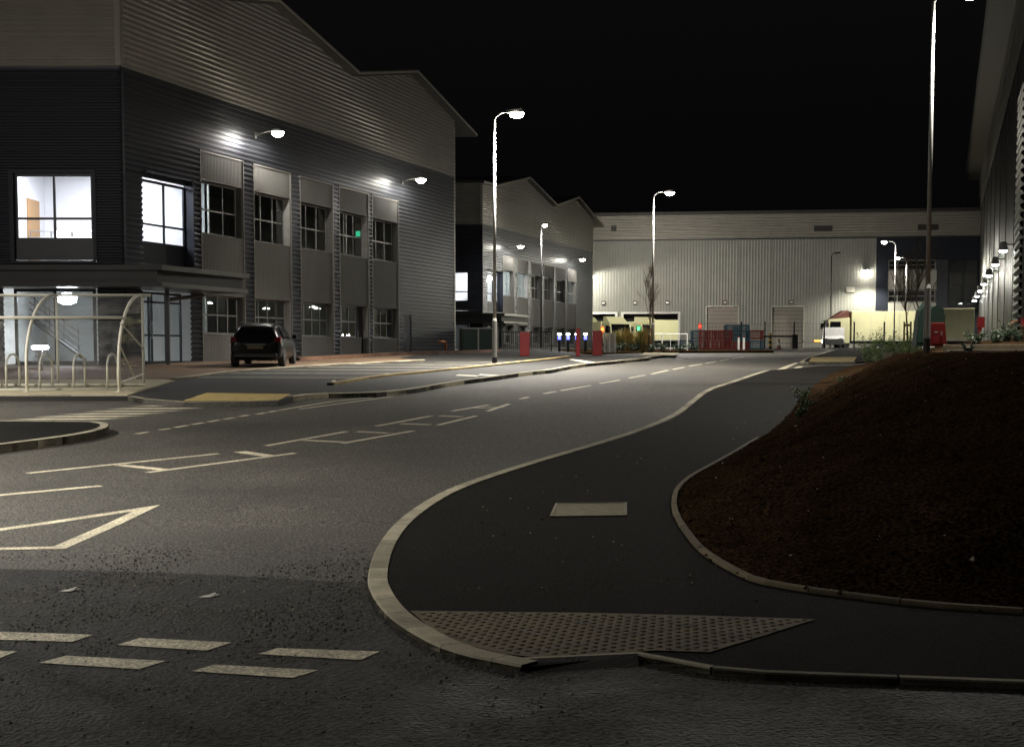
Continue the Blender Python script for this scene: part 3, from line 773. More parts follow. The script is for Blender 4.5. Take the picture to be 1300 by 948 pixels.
    for k in range(5): mb.tube([(X - 4.1 + k * .72, Y, 4.6), (X - 4.1 + k * .72, Y, 5.72)], .022, 6)
    for o_ in (0, .18, .36): mb.tube([(X - 3.1, Y + .6, 4.75 + o_), (X - 1.2, Y + .6, 5.75 + o_)], .02, 6)
    each(mb, 'stair_handrail', STEEL, B)
    mb = MB()
    for o_ in (0, .22, .44, .66): mb.tube([(X - 4.2, Y, 2.85 + o_), (X - 2.4, Y, 1.55 + o_)], .02, 6)
    for k in range(4): mb.tube([(X - 4.0 + k * .5, Y, 2.7 - k * .36), (X - 4.0 + k * .5, Y, 3.5 - k * .36)], .02, 6)
    mb.tube([(X - 4.2, Y + .1, 2.7), (X - 2.3, Y + .1, 1.3)], .07, 6)
    each(mb, 'stair_handrail', BLACKM, B)
    mb = MB(); mb.box(X - 3.9, X - 2.2, O[1] + 1.2, O[1] + 2.4, 7.9, 7.97); mb.box(X - 1.6, X - .4, O[1] + 2.6, O[1] + 4.2, 7.9, 7.97); each(mb, 'ceiling_light', CEIL_E, B)
    mb = MB(); mb.box(X - 3.2, X - 2.0, O[1] + 2.6, O[1] + 3.4, 4.08, 4.15); each(mb, 'ceiling_light', LOBBY_E, B)
    mb = MB(); q = F.p(1.35, -.5, 6.9); mb.box(q[0] - .05, q[0] + .05, q[1], q[1] + .45, 6.85, 7.05); mb.build('exit_sign', EXIT_E, B)
    if big:
        mb = MB()
        for px, py, Yd in ((397, 389, 64), (403, 391, 66), (445, 392, 68), (258, 386, 54.0), (265, 384, 55.5), (338, 391, 60), (500, 392, 73)):
            a, b = ray(px, py); c_ = (a * Yd, Yd, EYE + b * Yd - .05)
            mb.lathe([(.16, 0), (.16, .03), (.05, .08)], c_, 12, PEND_E); mb.tube([(c_[0], c_[1], c_[2] + .08), (c_[0], c_[1], 3.9)], .01, 4, STEEL)
        mb.build('pendant_light', None, B)
        q = F.p(20.9, -1.3, 7.0); mb = MB(); mb.box(q[0] - .2, q[0] + .2, q[1] - .02, q[1] + .02, 6.95, 7.2); mb.build('exit_sign', EXIT_E, B)
    else:
        for s_, z_ in ((9.2, 8.3), (24, 8.3), (6.2, 8.3)):
            q = F.p(s_, -3, z_); mb = MB(); mb.box(q[0] - .6, q[0] + .6, q[1] - .6, q[1] + .6, z_ - .06, z_); each(mb, 'ceiling_light', CEIL_E, B)
    return B, F, FF
B1, F1, FF1 = office('office_building', (-12.5641, 44.8718), [4.72, 8.5, 12.32, 15.93, 19.33], 'large grey ribbed office unit with car parked at its bays, lit corner foyer', 3, True)
B2, F2, FF2 = office('office_building', (-2.15, 99.0), [4.5, 7.95, 11.4, 14.85, 18.3, 21.65], 'smaller distant grey office unit behind the first, twin gabled roof beside warehouse', 9, False)
# downpipe of unit one + small details
def wall_flood(F, s, z, lab, pw):
    q = F.p(s, .03, z); pw *= 2.4; root = empty('wall_floodlight', q, lab, 'floodlight', 'floodlights on arms on the office walls')
    mb = MB(); mb.fbox(F, s - .06, s + .06, .036, .10, z - .12, z + .1); mb.tube([F.p(s, .08, z), F.p(s, .55, z + .12), F.p(s, .85, z + .13)], .03, 8); mb.build('bracket_arm', GALV, root)
    mb = MB(); mb.fbox(F, s - .16, s + .16, .80, 1.25, z + .08, z + .2); h = mb.build('lamp_head', BLACKM, root, bevel=.02)
    mb = MB(); prof = [(.10, -.17), (.21, -.09), (.23, .0)]; mb.lathe(prof, F.p(s, 1.03, z + .075), 14); mb.build('lamp_lens', LAMP_E, h)
    spot('flood_light', F.p(s, 1.05, z - .06), F.p(s + .3, .5, z - 3.0), pw, 168, .4, (1, .97, .9), .1)
    return root
wall_flood(F1, 8.6, 9.75, 'nearer lit floodlight on the big office wall, above second window bay', 900)
wall_flood(F1, 22.75, 9.65, 'farther lit floodlight on the big office wall, near its blank ribbed end', 900)
wall_flood(F2, 5.7, 9.4, 'lit floodlight on distant office wall just above its first bays', 900)
wall_flood(F2, 22.8, 9.5, 'lit floodlight at the far end of the distant office wall', 900)
# cable box under the eaves
# entrance bulkheads
mb = MB(); a, b = ray(85, 378); Y_ = 46.6; q = (a * Y_, Y_, EYE + b * Y_); r_ = empty('entrance_light', q, 'glaring white light inside the glazed ground floor corner foyer', 'light')
mb.lathe([(.12, -.22), (.30, -.14), (.32, .06), (.1, .16)], q, 16); mb.build('lamp_lens', LAMP_C, r_)
mb = MB(); mb.tube([(q[0], q[1], q[2] + .1), (q[0], q[1], 4.15)], .02, 6); mb.build('stem', BLACKM, r_)
spot('entrance_glow', (q[0], q[1] - .1, q[2] - .3), (q[0], q[1] - .1, 0), 500, 165, .6, (.93, .96, 1), .2)
# ================================================================== STREET LAMPS
def street_lamp(x, y, z, H, arm, lab, pw=6000, lit=True, mat=GALV, seg=12, cone=158, blend=.6, bowl=None):
    root = empty('street_lamp', (x, y, z), lab, 'street lamp', 'tall street lamps')
    mb = MB(); mb.tube([(x, y, z - .2), (x, y, z + .2)], .088, seg, BLACKM); mb.tube([(x, y, z + .2), (x, y, z + 1.45)], .084, seg, mat, cap=False); mb.tube([(x, y, z + 1.45), (x, y, z + 1.55)], .084, seg, mat, r1=.058)
    mb.build('base_section', None, root, smooth=False)
    mb = MB(); mb.tube([(x, y, z + 1.55), (x, y, z + H)], .058, seg, r1=.042); mb.build('pole', mat, root, smooth=True)
    ax, ay = arm; l = math.hypot(ax, ay) or 1
    mb = MB(); mb.tube([(x, y, z + H - .05), (x + ax * .12, y + ay * .12, z + H + .10), (x + ax * .45, y + ay * .45, z + H + .22), (x + ax, y + ay, z + H + .26)], .028, 8); mb.build('arm', mat, root, smooth=True)
    hx, hy = x + ax, y + ay; ux, uy = ax / l, ay / l
    FL = Frame((hx - ux * .1, hy - uy * .1), (ux, uy)); mb = MB()
    P = FL.p; zt = z + H + .26
    mb.hexa([P(0, -.09, zt - .05), P(.62, -.12, zt - .05), P(.62, .12, zt - .05), P(0, .09, zt - .05), P(0, -.05, zt + .06), P(.55, -.07, zt + .1), P(.55, .07, zt + .1), P(0, .05, zt + .06)])
    hd = mb.build('lamp_head', mat, root, bevel=.02)
    c = P(.36, 0, zt - .05); mb = MB(); n = 14
    bb = len(mb.v)
    for k, (rr, dz) in enumerate(((1, 0), (.96, -.05), (.8, -.10), (.4, -.13))):
        for i in range(n):
            t = 2 * math.pi * i / n; q = P(.36 + .25 * rr * math.cos(t), .13 * rr * math.sin(t), zt - .052 + dz * 1.3); mb.v.append(q)
    for k in range(3):
        for i in range(n): mb.f.append((k * n + i, k * n + (i + 1) % n, (k + 1) * n + (i + 1) % n, (k + 1) * n + i)); mb.mi.append(0)
    mb.f.append(tuple(3 * n + i for i in range(n))); mb.mi.append(0)
    mb.build('lamp_lens', LAMP_E if lit else FRAME, hd)
    if lit:
        spot('street_light', (c[0], c[1], zt - .24), (c[0], c[1], 0), pw, cone, blend, (1, .955, .86), .12)
        l = bpy.data.lights.new('bowl_light', 'POINT'); l.energy = pw * .05 if bowl is None else bowl; l.color = (1, .955, .86); l.shadow_soft_size = .1
        lo_ = bpy.data.objects.new('bowl_light', l); COL.objects.link(lo_); lo_.location = (c[0], c[1], zt - .30)
    return root
x1, y1 = G(628, 462.5, CPZ)
street_lamp(gx(628, 47.5), 47.5, zp(47.5) + CPZ, 8.25, (.5, -.1), 'tall lit galvanised street lamp on the footway between car park and road', 21000, seg=16, cone=140, blend=.9, bowl=520)
street_lamp(gx(828, 77), 77, zp(77) + .12, 8.5, (.62, -.1), 'lit street lamp rising from the planting bed at the road bend, before the warehouse', 9000)
street_lamp(gx(1175, 34.8), 34.8, 1.70, 8.5, (.62, -.05), 'nearest street lamp, thick pole on the right bank beside green kiosk', 8000, seg=16)
street_lamp(gx(687, 99), 99, zp(99) + .1, 8.5, (.12, -.25), 'lit street lamp standing before the distant office gables', 5500, mat=BLACKM)
street_lamp(gx(1053, 131), 131, zp(131), 8.6, (.3, -.1), 'thin unlit street lamp before the warehouse shutter wall', 0, lit=False, mat=BLACKM)
street_lamp(gx(1133.5, 114), 114, zp(114), 8.5, (-.72, -.1), 'taller of two lit lamps with short left arms behind the bare trees', 7000)
street_lamp(gx(1147.5, 134), 134, zp(134), 8.4, (-.65, -.1), 'shorter of two lit lamps with short left arms, right beside tree', 7000)
ra, rb = ray(75, 295); Dm = (8.55 - EYE) / rb     # its mirror image shows in the foyer window
street_lamp(ra * Dm - 1.15, 89.98 - Dm, .0, 8.4, (.9, .05), 'street lamp beyond the left edge lighting the junction', 3000, bowl=2200)
street_lamp(-8.2, 13.0, .06, 8.3, (.9, .1), 'street lamp beyond the left edge over the mouth of the junction', 5600, cone=114, blend=1, bowl=200)
street_lamp(-18.5, 22.5, .35, 8.3, (.9, .3), 'unseen street lamp added beyond the left edge to brighten the cycle shelter', 23000, cone=150, blend=1, bowl=900)  # lamp added out of view to brighten the cycle shelter
# added fill lights without fittings past the distant office, brightening the warehouse
for s_, z_ in ((24, 0),):
    pass
for x_, y_ in ((8.2, 131.0), (14.0, 134.0)): 
    spot('warehouse_fill_light', (x_, y_, 10.5), (x_ + 14, 157, 6), 4800, 150, .8, (1, .965, .85), .2)
# ================================================================== WAREHOUSE
FD = Frame((8.7, 158.0), (41.7, -6.0), 1)
WH = empty('warehouse_building', (8.7, 158, 2.1), 'wide pale warehouse with loading shutters closing the far end of road', 'warehouse')
hd_ = [(.1, 3.35, 0, 6.1), (3.75, 10.45, 0, 6.1), (13.35, 16.95, 0, 6.65), (20.6, 24.15, 0, 6.6)]
mb = MB(); holed(mb, FD, -32, 31.9, 1.9, 14.1, hd_, .33, .013, True); mb.build('wall_cladding', SILVER, WH)
mb = MB(); ribs(mb, FD, -32, 48, 14.25, 16.9, .3, .04, False, .06); mb.build('upper_cladding', CLAD_L, WH)
mb = MB(); mb.fbox(FD, -32, 48, -.1, .16, 14.1, 14.25); each(mb, 'drip_flashing', BLACKM, WH)
mb = MB(); mb.fbox(FD, -32, 48, -30, .5, 16.9, 17.25); mb.build('roof', ROOFM, WH)
mb = MB(); mb.fbox(FD, 31.9, 33.2, -.2, .05, 1.9, 14.1, CLAD_N); mb.fbox(FD, 33.2, 48, -.4, -.02, 11.75, 14.1, CLAD_N); mb.fbox(FD, 38.4, 39.6, -.2, 0, 1.9, 11.7, CLAD_D)
mb.fbox(FD, 33.2, 38.4, -.2, 0, 8.45, 10.55, TRIM); mb.fbox(FD, 33.2, 38.4, -.2, 0, 1.9, 7.0, TRIM); mb.build('office_end', None, WH)
for z0, z1 in ((10.6, 11.7), (7.05, 8.4)):
    w_ = win(FD, 33.25, 38.35, z0, z1, -.3, [0, .2, .4, .6, .8, 1], [0, .5, 1], WH, FRAME, GLASS, .09)
win(FD, 39.65, 46, 6.2, 11.7, -.3, [0, .3, .6, .9, 1], [0, .25, .5, .75, 1], WH, FRAME_D, GLASS, .08)
mb = MB(); mb.fbox(FD, 33, 47, -4, -1, 1.9, 13.9); mb.build('interior_wall', DARKIN, WH)
for s0, s1, z1 in ((.1, 3.35, 6.1), (3.75, 10.45, 6.1)):
    mb = MB(); mb.fbox(FD, s0, s0 + .28, -.1, .10, 2, z1); mb.fbox(FD, s1 - .28, s1, -.1, .10, 2, z1); mb.fbox(FD, s0 + .28, s1 - .28, -.1, .098, z1 - .22, z1); fr_ = mb.build('dock_frame', WHITE, WH)
    mb = MB(); mb.fbox(FD, s0 + .28, s1 - .28, -3, -2.5, 2, z1); mb.fbox(FD, s0 + .28, s1 - .28, -2.5, 0, z1 - .25, z1 - .2); mb.build('dock_interior', DARKIN, fr_)
for s0, s1, z1 in ((13.35, 16.95, 6.65), (20.6, 24.15, 6.6)):
    mb = MB(); mb.fbox(FD, s0, s1, -.45, -.40, 2, z1, SHUT)
    for k in range(10): mb.fbox(FD, s0 + .02, s1 - .02, -.40, -.385, 2.1 + k * .45, 2.13 + k * .45, ROOFM)
    dd = mb.build('roller_shutter', None, WH)
    mb = MB(); mb.fbox(FD, s0 - .06, s0 + .04, -.4, .07, 2, z1); mb.fbox(FD, s1 - .04, s1 + .06, -.4, .07, 2, z1); mb.fbox(FD, s0 + .04, s1 - .04, -.4, .068, z1 - .02, z1 + .1); mb.build('frame', TRIM, dd)
for px in (766, 805.5, 846, 917, 998):
    s = (gx(px, 157) - 8.7) / .99; mb = MB(); mb.fbox(FD, s - .22, s + .22, .045, .09, 6.9, 7.35, CLAD_N); mb.fbox(FD, s - .16, s + .16, .09, .1, 7.02, 7.24, TRIM); mb.build('bay_number_plate', None, WH)
for px, w_, z_ in ((1040, 1.0, 14.9), (1166, 1.1, 14.9), (780.5, .3, 15.2)):
    s = (gx(px, 155) - 8.7) / .99; mb = MB()
    mb.fbox(FD, s - w_, s + w_, .10, .14, z_, z_ + .62)
    for k in range(4): mb.fbox(FD, s - w_ + .05, s + w_ - .05, .14, .17, z_ + .06 + k * .14, z_ + .11 + k * .14)
    mb.build('vent_louvre', ROOFM, WH)
for px, z_ in ((1077, 8.2),):
    s = (gx(px, 154) - 8.7) / .99; mb = MB(); mb.fbox(FD, s - .45, s + .45, .05, .12, z_, z_ + .6); mb.build('vent_louvre', TRIM, WH)
s = (gx(1098, 153.5) - 8.7) / .99; q = FD.p(s, .5, 10.5)
r_ = empty('wall_floodlight', q, 'glaring floodlight high on warehouse wall above the white lorry', 'floodlight')
mb = MB(); mb.fbox(FD, s - .3, s + .3, .06, .9, 10.55, 10.75); mb.build('lamp_head', BLACKM, r_)
mb = MB(); mb.lathe([(.12, -.35), (.34, -.18), (.36, .0)], FD.p(s, .7, 10.53), 16); mb.build('lamp_lens', LAMP_E, r_)
spot('flood_light', FD.p(s, 1.9, 10.0), FD.p(s, 6, 2), 7500, 165, .5, (1, .965, .80), .3)
spot('flood_light', FD.p(-2.2, 2.6, 10.3), FD.p(1.0, 2.0, 2), 5500, 160, .2, (1, .97, .82), .2)
r_ = empty('wall_floodlight', FD.p(-.6, .3, 10.2), 'floodlight on warehouse wall peeping past the distant office', 'floodlight')
mb = MB(); mb.fbox(FD, -.9, -.3, .06, 1.0, 10.35, 10.5); mb.build('lamp_head', BLACKM, r_)
mb = MB(); mb.fbox(FD, -.8, -.4, .4, .9, 10.3, 10.348); mb.build('lamp_lens', LAMP_E, r_)
# ================================================================== RIGHT BUILDING
OR = (16.17, 40.0); FR = Frame(OR, (.2988, .954), -1)
RB = empty('factory_building', (16.17, 40, 1.0), 'tall metallic clad factory along the right edge, row of wall lamps', 'factory building')
sY = lambda Y: (Y - 40) / .954
mb = MB()
s = sY(69.2); pw_ = 1.05
while s < sY(151.5):
    ribs(mb, FR, s, min(s + 5.4, sY(151.5)), 1.2, 17.0, .27, .02, True); s += 5.4
mb.build('wall_cladding', FACT, RB)
mb = MB(); s = sY(75)
while s < sY(151): mb.fbox(FR, s, s + .12, .03, .07, 1.2, 17); s += 10.8
each(mb, 'panel_joint', ROOFM, RB)
mb = MB(); ribs(mb, FR, 0, sY(160), 17.0, 21.2, 1.05, .03, False, .05); mb.build('upper_cladding', FACT_L, RB)
mb = MB(); mb.fbox(FR, 0, sY(160), .0, 1.5, 21.2, 21.45, FACT_L); mb.fbox(FR, 0, sY(160), 1.5, 1.62, 21.15, 21.75, ROOFM); mb.fbox(FR, 0, sY(160), -20, 1.5, 21.45, 21.8, ROOFM); mb.build('roof', None, RB)
mb = MB(); ribs(mb, FR, sY(63.7), sY(69), 1.2, 14.2, .4, .16, False, .15, flat=.1); mb.fbox(FR, sY(63.6), sY(69.1), 0, .15, 1.2, 14.3); mb.build('louvre_panel', SILVER, RB)
mb = MB(); mb.fbox(FR, 0, sY(63.6), -.2, .05, .8, 17.0, CLAD_N); mb.fbox(FR, sY(63.6), sY(69.2), -.2, -.02, 14.3, 17, CLAD_N); mb.build('dark_cladding', None, RB)
proto = None
for i, Y in enumerate([75.3, 87.2, 99.7, 112.0, 124.5, 136.3, 148.0]):
    s = sY(Y); q = FR.p(s, 0, 7.2)
    if proto is None:
        proto = empty('wall_lamp', q, '', 'wall lamp', 'row of wall lamps on the factory'); 
        mb = MB(); mb.fbox(FR, s - .06, s + .06, .03, .5, 7.35, 7.42); mb.lathe([(.08, .5), (.2, .42), (.24, .1), (.26, .0)], FR.p(s, .55, 7.05), 14); h = mb.build('lamp_shade', GALV, proto)
        mb = MB(); mb.lathe([(.08, -.10), (.2, -.04), (.225, .03)], FR.p(s, .55, 7.04), 14); mb.build('lamp_lens', LAMP_C, h); w_ = proto
    else:
        w_ = copy_tree(proto); w_.location = q
    w_['label'] = ['nearest wall lamp of the factory row, just past the louvre panel', 'second wall lamp in the factory row counting from the louvre panel', 'third wall lamp in the factory row counting from the louvre panel', 'fourth wall lamp in the factory row counting from the louvre panel', 'fifth wall lamp in the factory row, toward the warehouse', 'last but one wall lamp of the factory row', 'last wall lamp of the factory row, at the warehouse corner'][i]
    spot('wall_light', FR.p(s, .55, 6.92), FR.p(s, .25, 0), 1100, 165, .5, (.98, .98, .93), .1)
# ================================================================== BIKE SHELTER
FY, BY = 30.2, 32.6; FX = -8.60
zf = G(152, 499, .125)
zfront = .125 + zp(FY) - 0; zback = .125 + zp(BY)
SH = empty('bicycle_shelter', (FX - 3, FY + 1, .7), 'cream tubular cycle shelter with curved clear roof on raised plinth', 'cycle shelter')
def bow(x, y_, side=0):
    pts = [(x, FY, zfront), (x, FY, zfront + .55)]
    for k in range(0, 13):
        t = math.radians(90 * k / 12); pts.append((x - (BY - FY) * .04 * (1 - math.cos(t)), FY + (BY - FY) * (1 - math.cos(t)) * .97, zfront + .62 + (1.58) * math.sin(t)))
    return pts
xs_ = [FX, FX - 2.02, FX - 4.04, FX - 6.06]
for x in xs_:
    mb = MB(); mb.tube(bow(x, 0), .037, 8); mb.lathe([(.09, 0), (.09, .012)], (x, FY, zfront), 8); mb.build('curved_hoop', CREAMP, SH, smooth=True)
    mb = MB(); mb.tube([(x - .1, BY, zback - .02), (x - .1, BY, zfront + 2.2)], .034, 8); each(mb, 'post', CREAMP, SH, smooth=True)
top = bow(FX, 0)[-1]
for z_, y_ in ((top[2], top[1]), (zfront + 1.55 + .08, FY + .42), (zfront + .10, BY - .25), (zfront + .03, FY + .6)):
    mb = MB(); mb.tube([(FX + (.12 if z_ == top[2] else 0), y_, z_), (FX - 6.2, y_, z_)], .034, 8); mb.build('rail', CREAMP, SH, smooth=True)
mb = MB(); mb.tube([(FX, FY + .22, zfront + 1.5), (FX - .1, BY, zfront + .95)], .022, 6); mb.tube([(FX, FY + .03, zfront + 1.05), (FX - .07, BY - .75, zfront + .2)], .022, 6); mb.tube([(FX, FY, zfront + .2), (FX - .1, BY, zback + .28)], .018, 6, BLACKM); mb.build('end_brace', CREAMP, SH)
for a, b in zip(xs_, xs_[1:]):   # clear roof sheets
    mb = MB(); A = [(x_ + .0, y_ - .012, z_ + .0) for x_, y_, z_ in bow(a - .03, 0)[1:]]; Bq = [(x_, y_ - .012, z_) for x_, y_, z_ in bow(b + .03, 0)[1:]]
    for k in range(len(A) - 1): mb.face([A[k], Bq[k], Bq[k + 1], A[k + 1]])
    mb.build('clear_sheet', POLY, SH, smooth=True)
mb = MB(); E_ = bow(FX, 0)[1:]
mb.face([(p_[0] - .0, p_[1], p_[2]) for p_ in E_] + [(FX - .1, BY, zfront + 2.2), (FX - .1, BY, zback + .3), (FX, FY + .02, zfront + .2)]); mb.build('clear_end_sheet', POLY, SH)
st = None
for k in range(8):
    x = -9.09 - k * .757
    labs = ['stand nearest the curved shelter end', 'second cycle stand from the curved shelter end', 'third cycle stand from the curved shelter end', 'fourth cycle stand from the curved shelter end', 'cycle stand off the left edge']
    if st is None:
        y0_, y1_ = 31.0, 31.95; z0_ = zp(y0_) + .125; z1_ = zp(y1_) + .125
        st = empty('bicycle_stand', (x, y0_, z0_), '', 'bicycle stand', 'cream hoop bicycle stands inside the shelter'); P = [(x, y0_, z0_)]
        for t in range(0, 13):
            a = math.pi * t / 12; P.append((x - .02 * (1 - math.cos(a)), (y0_ + y1_) / 2 - (y1_ - y0_) / 2 * math.cos(a), z0_ + .52 + .28 * math.sin(a)))
        P.append((x - .04, y1_, z1_)); mb = MB(); mb.tube(P, .026, 8); mb.build('hoop', CREAMP, st, smooth=True)
        mb = MB(); mb.lathe([(.06, 0), (.06, .01)], (x, y0_, z0_), 10); mb.lathe([(.06, 0), (.06, .01)], (x - .04, y1_, z1_), 10); each(mb, 'foot_plate', GALV, st); c = st
    else: c = copy_tree(st); c.location.x = x
    c['label'] = ('cream hoop, ' + labs[k]) if k < 4 else 'cream hoop bicycle stand further left inside the shelter'
# light bar low behind the shelter
a, b = ray(51, 441); Y_ = 40.2; q = (a * Y_, Y_, EYE + b * Y_)
r_ = empty('bollard_light', (q[0], q[1], zp(Y_) + .1), 'low post with glaring white light seen through the cycle shelter', 'bollard light')
mb = MB(); mb.box(q[0] - .06, q[0] + .06, q[1] - .05, q[1] + .05, zp(Y_) + .1, q[2] - .05); each(mb, 'post', GALV, r_); mb = MB(); mb.box(q[0] - .24, q[0] + .24, q[1] - .05, q[1] + .05, q[2] - .05, q[2] + .05); mb.build('lamp_lens', LAMP_C, r_, bevel=.03)
# ================================================================== CAR
def build_car():
    R0 = empty('parked_car', (0, 0, 0), 'black hatchback parked facing the office with its red tail lights to us', 'car')
    # stations along y (0 = rear bumper), each: y, half width, z sill, z belt, roof half width, z roof
    st = [(-.02, .70, .38, .80, .60, .84), (.05, .80, .30, .95, .66, 1.00), (.14, .855, .26, .98, .62, 1.30), (.32, .875, .24, .99, .60, 1.50), (.70, .885, .22, .98, .61, 1.565), (1.5, .89, .20, .97, .61, 1.585), (2.3, .89, .20, .95, .58, 1.54), (2.85, .89, .20, .93, .54, 1.33), (3.25, .885, .22, .91, .60, 1.02), (3.7, .87, .24, .86, .62, .90), (4.05, .83, .26, .76, .55, .78), (4.2, .74, .34, .66, .5, .66)]
    mb = MB(); ring = []
    for y, w, zs, zb_, rw, zr in st:
        h = zr - zb_
        half = [(0, zs - .0), (w * .75, zs), (w * .97, zs + .08), (w, (zs + zb_) / 2), (w * .985, zb_ - .06), (w * .95, zb_), ((w * .95) * .35 + rw * .65, zb_ + h * .6), (rw, zb_ + h * .9), (rw * .7, zr), (0, zr + .012)]
        full = [(x, z) for x, z in half] + [(-x, z) for x, z in half[-2:0:-1]]
        ring.append([(x, y, z) for x, z in full])
    n = len(ring[0])
    for r in ring: mb.v += r
    for i in range(len(ring) - 1):
        for k in range(n): mb.f.append((i * n + k, i * n + (k + 1) % n, (i + 1) * n + (k + 1) % n, (i + 1) * n + k)); mb.mi.append(0)
    mb.f.append(tuple(range(n))); mb.mi.append(0); b = (len(ring) - 1) * n; mb.f.append(tuple(b + k for k in reversed(range(n)))); mb.mi.append(0)
    bd = mb.build('body', CARP, R0, smooth=True); sm = bd.modifiers.new('s', 'SUBSURF'); sm.levels = 2; sm.render_levels = 2
    # glass
    mb = MB(); mb.face([(-.60, .085, 1.03), (.60, .085, 1.03), (.52, .255, 1.43), (-.52, .255, 1.43)]); mb.build('rear_window', CARG, R0)
    for s in (-1, 1):
        mb = MB()
        for (ya, yb) in ((.62, 1.28), (1.36, 2.15), (2.2, 2.6)):
            zt1 = 1.42 if ya < 2.2 else 1.36; zt2 = 1.42 if yb < 2.2 else 1.16
            mb.face([(s * .865, ya, 1.02), (s * .865, yb, 1.0), (s * (.70 if zt2 > 1.3 else .78), yb, zt2), (s * .70, ya + (.1 if ya < 1 else 0), zt1)])
        mb.build('side_window', CARG, R0)
        mb = MB(); mb.hexa([(s * .90, 2.45, 1.0), (s * 1.06, 2.45, 1.0), (s * 1.06, 2.58, 1.0), (s * .90, 2.58, 1.0), (s * .90, 2.45, 1.14), (s * 1.05, 2.45, 1.15), (s * 1.05, 2.58, 1.13), (s * .90, 2.58, 1.12)]); mb.build('wing_mirror', CARP, R0, bevel=.02)
        mb = MB(); mb.hexa([(s * .60, -.0, .86), (s * .83, .06, .86), (s * .86, .20, .88), (s * .60, .20, .86), (s * .64, .035, 1.06), (s * .815, .085, 1.08), (s * .85, .22, 1.10), (s * .64, .2, 1.08)]); mb.build('tail_light', TAILR, R0, bevel=.02)
        mb = MB(); mb.tube([(s * .58, .5, 1.60), (s * .58, 2.1, 1.60)], .014, 6); mb.build('roof_rail', BLACKM, R0)
        for k in (.68, 3.38):
            mb = MB(); mb.lathe([(.20, -.1), (.30, -.1), (.325, -.07), (.325, .07), (.30, .1), (.20, .1)], (0, 0, 0), 24); t = mb.build('wheel', RUBBER, R0, smooth=False)
            t.rotation_euler = (0, math.pi / 2, 0); t.location = (s * .79, k, .325)
            mb = MB(); mb.lathe([(.05, -.02), (.19, .0), (.205, .03)], (0, 0, .065 * s), 12)
            for q in range(5):
                a = q * 2 * math.pi / 5; mb.tube([(0, 0, .09 * s), (.19 * math.cos(a), .19 * math.sin(a), .085 * s)], .022, 5)
            rm = mb.build('rim', RIMM, t)
    mb = MB(); mb.box(-.26, .26, -.045, -.03, .66, .77); mb.build('number_plate', PLATE, R0)
    mb = MB(); mb.box(-.34, .34, -.035, .0, .80, .825); mb.build('tailgate_trim', RIMM, R0)
    mb = MB(); mb.box(-.72, .72, -.06, .1, .34, .50); mb.build('rear_bumper', BLACKM, R0, bevel=.04)
    mb = MB(); mb.box(-.008, .008, .21, .25, 1.0, 1.2); mb.tube([(0, .26, 1.2), (.25, .22, 1.12)], .008, 4); mb.build('rear_wiper', BLACKM, R0)
    return R0
car = build_car(); car.scale = (.93, .97, .87); car.location = (gx(325, 42.8), 42.8, zp(42.8) + CPZ + .03); car.rotation_euler = (math.radians(1.0), 0, math.radians(2))
# ================================================================== SMALL STREET THINGS
def box_thing(name, x, y, z, w, d, h, mat, lab, cat, grp=None, parts=()):
    r = empty(name, (x, y, z), lab, cat, grp)
    mb = MB(); mb.box(x - w / 2, x + w / 2, y - d / 2, y + d / 2, z, z + h * .96); mb.build('body', mat, r, bevel=.015)
    mb = MB(); mb.box(x - w / 2 - .02, x + w / 2 + .02, y - d / 2 - .02, y + d / 2 + .02, z + h * .96 + .002, z + h); mb.build('cap', mat, r, bevel=.01)
    mb = MB(); mb.box(x - w * .3, x + w * .3, y - d / 2 - .015, y - d / 2 - .002, z + h * .62, z + h * .82); mb.build('door_panel', mat, r)
    return r
for px, w, hh, Yd, lab in ((666, .40, 1.0, 57.5, 'wide red cabinet post on the footway just right of the tall lamp'), (733.5, .17, 1.15, 57.5, 'slim red marker post among the blue topped bollards'), (758, .40, 1.05, 58.5, 'wide red cabinet post beside the tall ornamental grasses')):
    box_thing('red_post', gx(px, Yd), Yd, zp(Yd) + CPZ, w, .3, hh, REDP, lab, 'cabinet post', 'red cabinet posts by the car park entrance')
bp = None
for i, px in enumerate((710, 721, 732, 743)):
    Yd = 71.5; x = gx(px, Yd); z = zp(Yd) + .1
    if bp is None:
        bp = empty('bollard_light', (x, Yd, z), '', 'bollard light', 'bollards glowing blue and white outside the distant office')
        mb = MB(); mb.tube([(x, Yd, z), (x, Yd, z + .66)], .07, 10); each(mb, 'post', BLACKM, bp)
        mb = MB(); mb.lathe([(.07, .64), (.08, .72), (.07, .80)], (x, Yd, z), 12); mb.build('blue_lens', BLUE_E, bp)
        mb = MB(); mb.lathe([(.06, .87), (.09, .91), (.08, .95), (.03, .97)], (x, Yd, z), 12); mb.build('white_lens', LAMP_C, bp); c = bp
    else: c = copy_tree(bp); c.location.x = x
    c['label'] = ['first glowing bollard from the left of the blue lit row', 'second glowing bollard of the blue lit row', 'third glowing bollard of the blue row, beside slim red post', 'last glowing bollard of the blue row, nearest the wide red post'][i]
